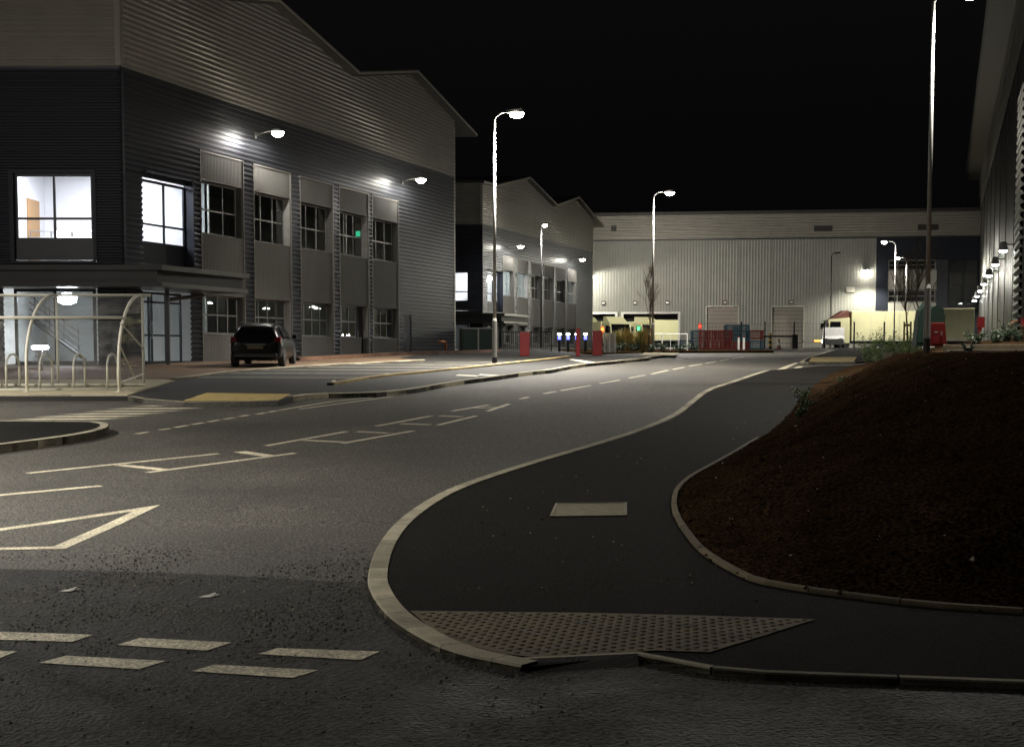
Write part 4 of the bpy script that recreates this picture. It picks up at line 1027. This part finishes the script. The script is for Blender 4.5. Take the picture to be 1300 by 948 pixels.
# green cage and railings by the end of the office
Yd = 74.5; x0, x1_ = gx(583, Yd), gx(632, Yd); z = zp(Yd) + .1
r_ = empty('storage_cage', (x0, Yd, z), 'dark green boarded enclosure with pale frame beside the office end', 'enclosure')
mb = MB(); mb.box(x0, x1_, Yd, Yd + 1.6, z, z + 1.2); mb.build('green_panel', GREENP, r_)
mb = MB()
for x in (x0, (x0 + x1_) / 2, x1_): mb.box(x - .04, x + .04, Yd - .08, Yd - .01, z - .1, z + 1.28)
mb.box(x0 - .04, x1_ + .04, Yd - .06, Yd - .012, z + 1.2, z + 1.27); mb.build('frame', GALV, r_)
def railing(xa, xb, Y, h, lab, n=12, mat=GALV, name='railing'):
    z = zp(Y) + .1; r = empty(name, (xa, Y, z), lab, 'railing'); mb = MB()
    for k in range(n + 1):
        x = xa + (xb - xa) * k / n; mb.box(x - .012, x + .012, Y - .012, Y + .012, z, z + h)
    mb.build('infill', mat, r)
    mb = MB(); mb.tube([(xa, Y, z + h), (xb, Y, z + h)], .025, 6); mb.tube([(xa, Y, z + .12), (xb, Y, z + .12)], .02, 6); each(mb, 'rail', mat, r)
    mb = MB()
    for x in (xa, (xa + xb) / 2, xb): mb.tube([(x, Y, z - .05), (x, Y, z + h)], .035, 6)
    each(mb, 'post', mat, r)
railing(gx(634, 75), gx(700, 75), 75, 1.05, 'dark railing between the green enclosure and the blue bollards', 26, BLACKM)
railing(gx(767, 68), gx(781, 68), 68, .95, 'pale railing around bay entrance beside the wide red post', 10, WHITE)
railing(gx(808, 79), gx(872, 79), 79, .95, 'white guard rail behind the far lamp and grasses', 6, WHITE)
# fire door lamp, gas pipe on office wall
def pipe(pts, r, mat, name, lab, cat):
    mb = MB(); mb.tube(pts, r, 8); o = mb.build(name, mat, smooth=True); return tag(o, lab, cat)
a = F1.p(27.0, .5, 0); 
pipe([F1.p(26.2, .55, 2.08), F1.p(27.0, .55, 2.08), F1.p(27.15, .55, 2.0), F1.p(27.15, .55, 1.2)], .06, ORANGEP, 'gas_pipe', 'orange elbow pipe rising beside the far end of office wall', 'pipe')
# ================================================================== RIGHT BANK: platform, kiosk, cabinet
ztop = 1.52
mb = MB(); xA, xB = gx(1130, 30.6), gx(1205, 30.6)
mb.box(xA, xB, 30.5, 31.2, 1.0, 1.535); tag(mb.build('bank_kerb', CONC), 'thin pale slab kerb along the crest of the soil bank', 'kerb')
mb = MB(); xC = gx(1200, 31.5)
mb.box(xC, 40, 31.5, 31.75, 1.2, 1.72); mb.box(xC, 40, 31.3, 31.5, 1.2, 1.60); tag(mb.build('retaining_wall', CONC, bevel=.01), 'low stepped concrete retaining wall behind the soil bank', 'wall')
# green kiosk with domed top
def kiosk():
    Yk = 36.0; x = gx(1188, Yk); z = 1.72; r = empty('green_kiosk', (x, Yk, z), 'dark green round topped kiosk behind the red cabinet on bank', 'kiosk')
    w = .17; h = 1.02; mb = MB(); pts = [(-w, 0), (w, 0), (w, h - .12)] + [(w * math.cos(t), h - .12 + .14 * math.sin(t)) for t in [math.pi * k / 10 for k in range(1, 10)]] + [(-w, h - .12)]
    for yy, rev in ((Yk, False), (Yk + .5, True)): mb.face([(x + a, yy, z + b) for a, b in (pts[::-1] if rev else pts)])
    for (a, b), (c, d) in zip(pts, pts[1:] + pts[:1]): mb.face([(x + a, Yk, z + b), (x + c, Yk, z + d), (x + c, Yk + .5, z + d), (x + a, Yk + .5, z + b)])
    mb.build('body', GREENP, r); mb = MB(); mb.box(x - .2, x + .2, Yk - .02, Yk - .003, z + .2, z + .8); mb.build('door', GREENP, r)
kiosk()
Yk = 35.4; x = gx(1189.5, Yk); z = 1.70
r_ = empty('red_cabinet', (x, Yk, z), 'bright red equipment cabinet on the bank right of lamp post', 'cabinet')
mb = MB(); mb.hexa([(x - .2, Yk, z), (x + .23, Yk, z), (x + .23, Yk + .3, z), (x - .2, Yk + .3, z), (x - .19, Yk, z + .60), (x + .17, Yk, z + .60), (x + .17, Yk + .3, z + .60), (x - .19, Yk + .3, z + .60)]); mb.build('body', REDP, r_, bevel=.012)
mb = MB(); mb.box(x - .15, x + .13, Yk - .012, Yk - .002, z + .08, z + .52); d_ = mb.build('door', REDP, r_); mb = MB(); mb.box(x + .06, x + .09, Yk - .03, Yk - .012, z + .28, z + .38); mb.box(x - .1, x - .02, Yk - .016, Yk - .0125, z + .34, z + .38); each(mb, 'handle', GALV, d_)
Yk = 36.5; x = gx(1167, Yk)
r_ = empty('green_cabinet', (x, Yk, z), 'narrow slanted dark green cabinet left of the thick lamp post', 'cabinet')
mb = MB(); mb.hexa([(x - .13, Yk, z), (x + .1, Yk, z), (x + .1, Yk + .4, z), (x - .13, Yk + .4, z), (x - .02, Yk, z + .95), (x + .16, Yk, z + 1.18), (x + .16, Yk + .4, z + 1.18), (x - .02, Yk + .4, z + .95)]); mb.build('body', GREENP, r_, bevel=.01)
mb = MB(); mb.box(x - .08, x + .07, Yk - .012, Yk - .002, z + .1, z + .8); mb.build('door', GREENP, r_)
# red sign board and pipe near factory
Yk = 44; x = gx(1243, Yk); z = 1.85
r_ = empty('red_sign', (x, Yk, z), 'small red board on short post in front of the factory lamps', 'sign')
mb = MB(); mb.box(x - .11, x + .13, Yk, Yk + .04, z + .48, z + .82); mb.build('board', REDP, r_); mb = MB(); mb.box(x + -.06, x + .05, Yk + .045, Yk + .09, z - .1, z + .8); each(mb, 'post', REDP, r_)
Yk = 41; xa, xb = gx(1281, Yk), gx(1296, Yk)
pipe([(xa, Yk, 1.8), (xa, Yk, 2.35), (xa + .05, Yk, 2.44), (xa + .12, Yk, 2.46), (xb, Yk + .3, 2.46)], .045, pbr('rust_pipe', (.22, .06, .03), .5), 'bent_pipe', 'rust red bent pipe beside the louvre panel on the right bank', 'pipe')
Yk = 40.5; x = gx(1299, Yk); box_thing('red_box', x, Yk, 1.8, .2, .2, .75, REDP, 'red box cut by the right picture edge beside rust pipe', 'box')
# ================================================================== PLANTS
def shrub(x, y, z, r, h, n, lab, mat=LEAF, grp='leafy shrubs in the beds', size=.035, name='shrub', seed=0, flower=None):
    rd = random.Random(seed or int(x * 100 + y * 31)); R_ = empty(name, (x, y, z), lab, 'shrub', grp); st_ = MB(); lf = MB()
    for k in range(max(4, int(n / 60))):
        a = rd.uniform(0, 6.28); rr = r * rd.uniform(.3, 1.0); hh = h * rd.uniform(.55, 1.05)
        tip = (x + math.cos(a) * rr, y + math.sin(a) * rr, z + hh); mid = (x + math.cos(a) * rr * .45, y + math.sin(a) * rr * .45, z + hh * .55)
        st_.tube([(x + rd.uniform(-.3, .3) * r, y + rd.uniform(-.3, .3) * r, z - .05), mid, tip], .006, 4, r1=.002)
        for q in range(int(n / max(4, int(n / 60)))):
            t = rd.uniform(.1, 1.05); s_ = .28 * r
            px_ = x + (mid[0] - x) * min(1, t * 2) + (tip[0] - mid[0]) * max(0, t * 2 - 1) + rd.gauss(0, s_ * .5); py_ = y + (mid[1] - y) * min(1, t * 2) + (tip[1] - mid[1]) * max(0, t * 2 - 1) + rd.gauss(0, s_ * .5); pz_ = z + hh * t + rd.gauss(0, .03)
            if pz_ < z: pz_ = z + .02
            d = Vector((rd.uniform(-1, 1), rd.uniform(-1, 1), rd.uniform(-.3, .8))).normalized(); u = d.cross(Vector((rd.uniform(-1, 1), rd.uniform(-1, 1), rd.uniform(-1, 1)))).normalized(); c = Vector((px_, py_, pz_)); l = size * rd.uniform(.6, 1.5)
            lf.face([c - u * l * .4, c + d * l, c + u * l * .4, c - d * l * .6], mat if not (flower and rd.random() < .02) else flower)
    st_.build('stem', BARK, R_); lf.build('leaves', None, R_)
    return R_
def clump(x, y, z, r, h, n, lab, seed):
    rd = random.Random(seed); R_ = empty('ornamental_grass', (x, y, z), lab, 'ornamental grass', 'tall straw coloured grasses in the far bed'); mb = MB()
    for k in range(n):
        a = rd.uniform(0, 6.28); rr = rd.uniform(0, r); bx, by = x + math.cos(a) * rr * .5, y + math.sin(a) * rr * .5; hh = h * rd.uniform(.5, 1.1); tx, ty = x + math.cos(a) * rr * 1.2, y + math.sin(a) * rr * 1.2
        w = rd.uniform(.008, .02); dx, dy = -math.sin(a) * w, math.cos(a) * w
        m_ = ((bx + tx) / 2, (by + ty) / 2, z + hh * .65)
        mt = REED if rd.random() < .7 else LEAF
        mb.face([(bx - dx, by - dy, z), (bx + dx, by + dy, z), (m_[0] + dx, m_[1] + dy, m_[2]), (m_[0] - dx, m_[1] - dy, m_[2])], mt)
        mb.face([(m_[0] - dx, m_[1] - dy, m_[2]), (m_[0] + dx, m_[1] + dy, m_[2]), (tx, ty, z + hh)], mt)
    mb.build('blades', None, R_)
desc = ['leftmost clump by the wide red post', 'second clump from the wide red post', 'middle clump of the tall row', 'clump just left of the bare sapling', 'clump between sapling and lamp post', 'last clump right beside the far lamp post']
for i, px in enumerate((774, 785, 794, 803, 812, 821)):
    clump(gx(px, 76), 76 + (i % 2) * .8, zp(76) + .1, .42, 1.0 + .12 * (i % 3), 700, 'straw coloured ornamental grass, ' + desc[i], 40 + i)
tags_ = ['low dark shrub at the foot of the tall grasses', 'low dark shrub between the grasses and lamp', 'low dark shrub at the foot of the far lamp', 'low dark shrub right of the far lamp', 'low dark shrub before the blue crates', 'low dark shrub below the red crates']
for i, px in enumerate((786, 805, 826, 842, 862, 882)):
    shrub(gx(px, 75), 75, zp(75) + .12, .55, .42, 420, tags_[i], LEAF_D, size=.05, seed=60 + i)
tags_ = ['leafy shrub left end of the hedge before white lorry', 'second shrub of the hedge before the white lorry', 'third shrub of the hedge under the white lorry', 'fourth shrub of the hedge before the lorry box', 'fifth shrub of the hedge by the tree stakes', 'last shrub of the hedge beside slanted green cabinet']
for i, px in enumerate((1100, 1112, 1125, 1138, 1150, 1160)):
    Yd = 48.5 - (i % 2); shrub(gx(px, Yd), Yd, zp(Yd) + .1, .42, .95 + .1 * (i % 3), 950, tags_[i], LEAF, size=.034, seed=80 + i)
tags_ = ['flowering shrub by the retaining wall under the red sign', 'dark leafy shrub beside the rust red pipe', 'dark leafy shrub at the right edge below the louvres', 'small dark shrub left of the red sign on the bank']
for i, (px, hh) in enumerate(((1262, .35), (1276, .6), (1292, .5), (1236, .3))):
    shrub(gx(px, 37), 37, 1.78, .32, hh, 800, tags_[i], LEAF_D, size=.032, seed=90 + i, flower=PAPER)
shrub(gx(1205, 32.4), 31.1, 1.5, .16, .22, 320, 'round dark twiggy bush at the end of the concrete retaining wall', LEAF_D, size=.03, seed=97)
# weeds on the bank edge
tags_ = ['green weed tuft at the foot of soil bank', 'second green weed tuft lower along the bank foot', 'low green weed patch higher on the soil bank', 'small weed nearest to us along the bank foot']
for i, (px, py, r) in enumerate(((1018, 496, .30), (1022, 515, .2), (1076, 490, .24), (1014, 526, .15))):
    x, y = G(px, py, KH + .15); z = mound_z(x, y)
    shrub(x, y, z, r, .17, 300, tags_[i], LEAF, 'green weeds growing on the soil bank', .03, name='weed_tuft', seed=110 + i)
# bare trees
def tree(x, y, z, H, lab, seed, spread=.35, stake=True, r0=.05):
    rd = random.Random(seed); R_ = empty('bare_tree', (x, y, z), lab, 'tree', 'bare young street trees'); tk = MB(); cr = MB()
    P = [(x + rd.uniform(-.03, .03) * k, y, z + H * k / 8) for k in range(9)]; P[0] = (x, y, z - .1)
    tk.tube(P, r0, 7, r1=.008); tk.build('trunk', BARK, R_)
    def br(p, d, l, r, dep):
        q = p + d * l; m_ = p + d * l * .5 + Vector((rd.uniform(-.05, .05), rd.uniform(-.05, .05), .03)) * l
        cr.tube([p, m_, q], r, 4, r1=r * .45, cap=False)
        if dep:
            for k in range(rd.randint(3, 4)):
                t = rd.uniform(.35, 1); nd = (d + Vector((rd.uniform(-.6, .6), rd.uniform(-.6, .6), rd.uniform(-.1, .5)))).normalized(); br(p + d * l * t, nd, l * rd.uniform(.45, .7), r * .55, dep - 1)
    for k in range(20):
        t = rd.uniform(.3, .97); i_ = t * 8; a_ = int(i_); p = Vector(P[a_]).lerp(Vector(P[min(8, a_ + 1)]), i_ - a_); a = rd.uniform(0, 6.28)
        br(p, Vector((math.cos(a) * spread, math.sin(a) * spread, .9)).normalized(), H * (1 - t) * .42 + .35, .016, 2)
    cr.build('branches', BARK, R_)
    if stake:
        st_ = MB(); st_.tube([(x + .14, y - .05, z - .1), (x + .14, y - .05, z + 1.25)], .04, 6); st_.tube([(x - .14, y - .05, z - .1), (x - .14, y - .05, z + 1.25)], .04, 6); st_.box(x - .16, x + .16, y - .11, y - .09, z + 1.05, z + 1.15); each(st_, 'timber_stake', TIMBER, R_)
tree(gx(823, 75.5), 75.5, zp(75.5) + .15, 4.2, 'slim bare sapling right beside the far lamp post', 5, .16)
tree(gx(1150, 60), 60, 1.62, 3.9, 'bare young tree with timber stakes left of the thick lamp post', 6, .4, r0=.05)
tree(gx(1163, 58), 58, 1.62, 4.4, 'fuller bare tree directly left of the thick lamp post', 9, .45, r0=.05)
# ================================================================== LORRIES, VAN, CRATES
def lorry(x, y, z, rot, lab, L=8.5, red=False, trailer=False, Hb=2.75, grp='pale lorries parked by the warehouse'):
    zb0 = .72; R_ = empty('lorry' if not trailer else 'lorry_trailer', (0, 0, 0), lab, 'lorry' if not trailer else 'trailer', grp)
    mb = MB(); mb.box(0, L, -1.25, 1.25, zb0, zb0 + Hb); b_ = mb.build('box_body', TRUCKW, R_, bevel=.04)
    mb = MB()
    for k in range(1, int(L / 1.2)): mb.box(k * 1.2 - .015, k * 1.2 + .015, -1.262, 1.262, zb0 + .05, zb0 - .05 + Hb)
    mb.box(-.02, L + .02, -1.27, 1.27, zb0 - .02, zb0 + .07); mb.build('body_trim', TRIM, b_)
    mb = MB(); mb.box(.2, L + (0 if trailer else 1.6), -.45, .45, .5, .70); mb.build('chassis', BLACKM, R_)
    for wx in (1.3, 2.5) + ((L - 1.4,) if trailer else (L + .6,)):
        for s in (-1, 1):
            m_ = MB(); m_.lathe([(.2, -.14), (.44, -.14), (.48, -.1), (.48, .1), (.44, .14), (.2, .14)], (0, 0, 0), 18); t = m_.build('wheel', RUBBER, R_); t.rotation_euler = (math.pi / 2, 0, 0); t.location = (wx, s * 1.05, .48)
    if not trailer:
        P = [(L + .15, .55), (L + 2.0, .5), (L + 2.1, 1.3), (L + 1.9, 2.55), (L + .15, 2.7)]
        mb = MB()
        for s in (-1, 1): mb.face([(a, s * 1.2, b) for a, b in (P if s < 0 else P[::-1])])
        for (a, b), (c, d) in zip(P, P[1:] + P[:1]): mb.face([(a, -1.2, b), (c, -1.2, d), (c, 1.2, d), (a, 1.2, b)])
        mb.build('cab', TRUCKW, R_)
        mb = MB(); mb.face([(L + 2.11, -1.08, 1.5), (L + 2.11, 1.08, 1.5), (L + 1.93, 1.08, 2.5), (L + 1.93, -1.08, 2.5)]); mb.build('windscreen', CARG, R_)
        for s in (-1, 1):
            mb = MB(); mb.face([(L + .9, s * 1.21, 1.5), (L + 1.85, s * 1.21, 1.5), (L + 1.78, s * 1.21, 2.35), (L + .9, s * 1.21, 2.35)]); mb.build('side_window', CARG, R_)
            mb = MB(); mb.box(L + 2.08, L + 2.14, s * .95 - .15, s * .95 + .15, .8, .95); mb.build('headlight', WHITE, R_)
            mb = MB(); mb.box(L + 1.95, L + 2.15, s * 1.36 - .1, s * 1.36 + .1, 1.75, 2.25); mb.build('wing_mirror', BLACKM, R_)
        mb = MB(); mb.hexa([(L + .2, -1.1, 2.7), (L + 1.6, -1.1, 2.62), (L + 1.6, 1.1, 2.62), (L + .2, 1.1, 2.7), (L + .2, -1.05, 3.3), (L + .6, -1.0, 3.3), (L + .6, 1.0, 3.3), (L + .2, 1.05, 3.3)]); mb.build('air_deflector', TRUCKR if red else TRUCKW, R_)
    R_.location = (x, y, z); R_.rotation_euler = (0, 0, rot); return R_
# side-on white lorry, cab to the left
lorry(gx(1172, 118), 118, zp(118) - .12, math.pi - .05, 'long white box lorry side-on under the floodlight, cab facing left', 6.4, red=True, Hb=2.5)
lorry(gx(1236, 112), 112.5, zp(112) - .1, math.pi - .25, 'pale trailer between the red cabinet and factory wall', 3.0, trailer=True, Hb=2.6)
for i, (px, Yd, rt, lab) in enumerate(((752, 146, -1.15, 'pale lorry at docks, half hidden behind the distant office'), (788, 143, -1.15, 'pale lorry with dark windscreen at the docks behind grasses'), (827, 145, -1.15, 'pale lorry at the docks directly behind the far lamp post'))):
    l_ = lorry(0, 0, 0, 0, lab, 5.5, Hb=2.1); x = gx(px, Yd); L_ = 7.6
    l_.location = (x - math.cos(rt) * L_, Yd - math.sin(rt) * L_, zp(Yd) - .1); l_.rotation_euler = (0, 0, rt)
l_ = lorry(gx(846, 143), 143, zp(143), 1.75, 'pale trailer backed at the dock right of the far lamp post', 7, trailer=True, Hb=2.1)
# van
def van(x, y, z, rot):
    R_ = empty('white_van', (0, 0, 0), 'small white van in front of the lorry cab by far footway', 'van')
    P = [(-1.9, .35), (2.0, .35), (2.05, .8), (1.4, 1.05), (.8, 1.75), (-1.85, 1.8), (-1.95, 1.0)]; mb = MB()
    for s in (-1, 1): mb.face([(a, s * .85, b) for a, b in (P if s < 0 else P[::-1])])
    for (a, b), (c, d) in zip(P, P[1:] + P[:1]): mb.face([(a, -.85, b), (c, -.85, d), (c, .85, d), (a, .85, b)])
    mb.build('body', WHITE, R_, bevel=.06)
    for s in (-1, 1):
        mb = MB(); mb.face([(.1, s * .862, 1.1), (1.15, s * .862, 1.1), (.75, s * .862, 1.6), (.1, s * .862, 1.6)]); mb.build('side_window', CARG, R_)
        for wx in (-1.2, 1.25):
            m_ = MB(); m_.lathe([(.1, -.1), (.30, -.1), (.32, -.07), (.32, .07), (.30, .1), (.1, .1)], (0, 0, 0), 16); t = m_.build('wheel', RUBBER, R_); t.rotation_euler = (math.pi / 2, 0, 0); t.location = (wx, s * .78, .32)
        mb = MB(); mb.box(2.0, 2.07, s * .6 - .15, s * .6 + .15, .7, .85); mb.build('headlight', WHITE, R_)
    R_.location = (x, y, z); R_.rotation_euler = (0, 0, rot)
van(gx(1057, 114), 114, zp(114) - .05, -math.pi / 2 - .25)
# crates
def crate(mat, w=1.15, d=1.0, h=.78):
    R_ = empty('plastic_crate', (0, 0, 0), '', 'crate'); mb = MB(); w = .96
    mb.box(-w / 2, w / 2, -d / 2, d / 2, .06, .12)
    for sx in (-1, 1):
        for sy in (-1, 1): mb.box(sx * w / 2 - (.09 if sx > 0 else 0), sx * w / 2 + (0 if sx > 0 else .09), sy * d / 2 - (.09 if sy > 0 else 0), sy * d / 2 + (0 if sy > 0 else .09), 0, h)
    for k in range(4):
        z0 = .14 + k * .17; mb.box(-w / 2 + .09, w / 2 - .09, -d / 2 + .01, -d / 2 + .04, z0, z0 + .085); mb.box(-w / 2 + .09, w / 2 - .09, d / 2 - .04, d / 2 - .01, z0, z0 + .085)
        mb.box(-w / 2 + .01, -w / 2 + .04, -d / 2 + .09, d / 2 - .09, z0, z0 + .11); mb.box(w / 2 - .04, w / 2 - .01, -d / 2 + .09, d / 2 - .09, z0, z0 + .11)
    mb.build('slatted_body', mat, R_); mb = MB(); mb.box(-w / 2 - .01, w / 2 + .01, -d / 2 - .01, -d / 2 + .03, h - .07, h); mb.box(-w / 2 - .01, w / 2 + .01, d / 2 - .03, d / 2 + .01, h - .07, h); mb.build('rim', mat, R_)
    return R_
cr_r, cr_b = crate(REDC), crate(BLUEP); ur = ub = False
names = {'r': 'red', 'b': 'blue'}
Yc = 92.0
cols_ = [(870, 'b'), (886, 'b b'), (896.5, 'r r'), (907, 'r r'), (918, 'r r'), (928.5, 'r b b'), (940, 'r b b'), (958, 'b r')]
ords = ['first', 'second', 'third', 'fourth', 'fifth', 'sixth', 'seventh', 'eighth', 'ninth']
for ci, (px, st_) in enumerate(cols_):
    ks = st_.split()
    for k, c_ in enumerate(ks):
        src = cr_r if c_ == 'r' else cr_b
        first = not (ur if c_ == 'r' else ub)
        o = src if first else copy_tree(src)
        if c_ == 'r': ur = True
        else: ub = True
        yy = Yc + (1.5 if px < 890 else 0) + random.uniform(-.1, .1)
        o.location = (gx(px, yy), yy, zp(yy) + .02 + k * (.66 if len(ks) < 3 else .56)); o.scale = (1, 1, .83 if len(ks) < 3 else .70); o.rotation_euler = (0, 0, random.uniform(-.04, .04))
        pos = 'alone at ground level' if len(ks) == 1 else ['at the bottom', 'at the top' if len(ks) == 2 else 'in the middle', 'at the top'][k]
        o['label'] = f'{names[c_]} slatted crate {pos} of the {ords[ci]} stack from the left'; o['group'] = 'slatted plastic crates stacked beyond the road'
for px, mt, lab in ((937, WHITE, 'left of two slim pale posts before the red crates'), (943.5, WHITE, 'right of two slim pale posts before the red crates')):
    x = gx(px, 84); z = zp(84); r_ = empty('marker_post', (x, 84, z), lab, 'post', 'slim pale marker posts'); mb = MB(); mb.box(x - .05, x + .05, 83.95, 84.05, z, z + .85); mb.build('shaft', mt, r_); mb = MB(); mb.box(x - .06, x + .06, 83.94, 84.06, z + .852, z + .9); mb.build('cap', REDP, r_)
# striped post, cone, barrier, fence
x = gx(977, 104); z = zp(104); r_ = empty('striped_post', (x, 104, z), 'black and yellow banded post beside the barrier pole', 'post')
for k in range(6):
    mb = MB(); mb.tube([(x, 104, z + k * .2), (x, 104, z + k * .2 + .2)], .11, 10); mb.build('band', YELL if k % 2 else BLACKM, r_)
x = gx(988, 100); z = zp(100); r_ = empty('traffic_cone', (x, 100, z), 'orange and white traffic cone by the barrier', 'traffic cone')
mb = MB(); mb.box(x - .22, x + .22, 99.78, 100.22, z, z + .05, REDC); mb.lathe([(.16, .05), (.12, .3)], (x, 100, z), 12, AMB_E if False else REDP); mb.lathe([(.119, .302), (.09, .5)], (x, 100, z), 12, WHITE); mb.lathe([(.089, .502), (.03, .8)], (x, 100, z), 12, REDP); mb.build('cone_body', None, r_)
z = zp(106); r_ = empty('barrier', (gx(1000, 106), 106, z), 'dark horizontal barrier pole between fence posts before the shutters', 'barrier')
mb = MB(); mb.tube([(gx(968, 106), 106, z + .95), (gx(1008, 106), 106, z + .95)], .06, 8); mb.build('boom', BLACKM, r_); mb = MB(); mb.box(gx(1008, 106) - .2, gx(1008, 106) + .2, 105.8, 106.2, z, z + 1.1); each(mb, 'post', BLACKM, r_)
FN = empty('mesh_fence', (gx(1007, 112), 112, zp(112)), 'tall dark mesh fence with posts before the far shutters', 'fence')
mb = MB()
for px in (940, 970, 1007, 1045, 1083, 1121):
    x = gx(px, 112); mb.box(x - .05, x + .05, 111.95, 112.05, 1.8, 4.0)
each(mb, 'post', BLACKM, FN); mb = MB()
x = gx(885, 112)
while x < gx(1045, 112): mb.box(x - .006, x + .006, 111.99, 112.0, 1.9, 3.9); x += .3
for z in (2.3, 2.8, 3.3, 3.85): mb.box(gx(885, 112), gx(1045, 112), 111.985, 111.995, z, z + .012)
mb.build('mesh_wire', BLACKM, FN)
x0 = gx(1016, 125); r_ = empty('motion_trailer', (x0, 125, 2), 'low flatbed trailer with amber lights behind the fence', 'trailer')
mb = MB(); mb.box(x0, gx(1050, 125), 124, 126, 2.45, 2.65); mb.build('deck', GALV, r_); mb = MB(); mb.box(gx(1030, 125), gx(1046, 125), 123.93, 123.98, 2.5, 2.62); mb.build('side_light', AMB_E, r_)
for wx in (1024, 1042):
    m_ = MB(); m_.lathe([(.1, -.1), (.32, -.1), (.35, 0), (.32, .1), (.1, .1)], (0, 0, 0), 14); t = m_.build('wheel', RUBBER, r_); t.rotation_euler = (math.pi / 2, 0, 0); t.location = (gx(wx, 125) - x0, -.9, .33)
r_.name = 'flatbed_trailer'
# signals at the docks
for px, py, mt, cl, lab in ((889, 414, RED_E, (1, .05, .02), 'glowing red dock signal on the warehouse wall left of the shutters'), (765, 418, RED_E, (1, .12, .02), 'glowing red dock signal by the first dock opening'), (811, 417, GRN_E, (.1, 1, .3), 'glowing green dock signal between the pale lorries')):
    Yd = 136 if px != 889 else 150; a, b = ray(px, py); q = (a * Yd, Yd, EYE + b * Yd); r_ = empty('dock_signal', (q[0], q[1], zp(Yd)), lab, 'signal light', 'dock signal lights')
    mb = MB(); mb.tube([(q[0], q[1] + .1, zp(Yd)), (q[0], q[1] + .1, q[2] + .1)], .05, 6); mb.box(q[0] - .16, q[0] + .16, q[1], q[1] + .1, q[2] - .3, q[2] + .3); each(mb, 'post', BLACKM, r_)
    mb = MB(); mb.lathe([(.2, -.05), (.24, 0), (.15, .05)], (0, 0, 0), 12); t = mb.build('signal_lens', mt, r_); t.rotation_euler = (math.pi / 2, 0, 0); t.location = (0, -.04, q[2] - zp(Yd))
    spot('signal_light', (q[0], q[1] - .4, q[2]), (q[0] - 1.5, q[1] + 6, q[2]), 500 if px < 800 else 160, 150, 1, cl, .1)
a, b = ray(1045, 433); q = (a * 112.6, 112.6, EYE + b * 112.6); r_ = empty('post_light', q, 'white point light on a short post before the white van', 'light'); mb = MB(); mb.lathe([(.08, -.12), (.16, 0), (.08, .12)], q, 12); mb.build('lamp_lens', LAMP_C, r_); mb = MB(); mb.tube([(q[0], q[1], 1.8), (q[0], q[1], q[2] - .1)], .05, 6); each(mb, 'post', WHITE, r_)
# ================================================================== SKY, CAMERA
w = bpy.data.worlds.new('World'); S.world = w; w.use_nodes = True; t = w.node_tree
bg = t.nodes['Background']; sky = t.nodes.new('ShaderNodeTexSky'); sky.sky_type = 'NISHITA'; sky.sun_disc = False; sky.sun_elevation = math.radians(-4); sky.sun_rotation = math.radians(200)
hs = t.nodes.new('ShaderNodeHueSaturation'); hs.inputs['Saturation'].default_value = .25; t.links.new(sky.outputs[0], hs.inputs['Color']); va = t.nodes.new('ShaderNodeVectorMath'); va.operation = 'ADD'; va.inputs[1].default_value = (.017, .017, .019); t.links.new(hs.outputs[0], va.inputs[0]); t.links.new(va.outputs[0], bg.inputs[0]); bg.inputs[1].default_value = .1
cam = bpy.data.cameras.new('camera'); co = bpy.data.objects.new('camera', cam); COL.objects.link(co)
co.location = (0, 0, EYE); co.rotation_euler = (math.pi / 2 - PITCH, 0, 0); cam.sensor_width = 36; cam.lens = 36 * FP / 1300
cam.shift_y = (CY - 474) / 1300; cam.clip_end = 2000; cam.clip_start = .1; S.camera = co
S.view_settings.view_transform = 'Standard'; S.view_settings.look = 'None'; S.view_settings.exposure = 0; S.view_settings.gamma = 1
S.render.engine = 'CYCLES'; c = S.cycles
c.use_denoising = True; c.max_bounces = 6; c.diffuse_bounces = 3; c.glossy_bounces = 3; c.transmission_bounces = 4; c.transparent_max_bounces = 12
c.sample_clamp_indirect = 4; c.sample_clamp_direct = 0; c.use_light_tree = True; c.caustics_reflective = False; c.caustics_refractive = False
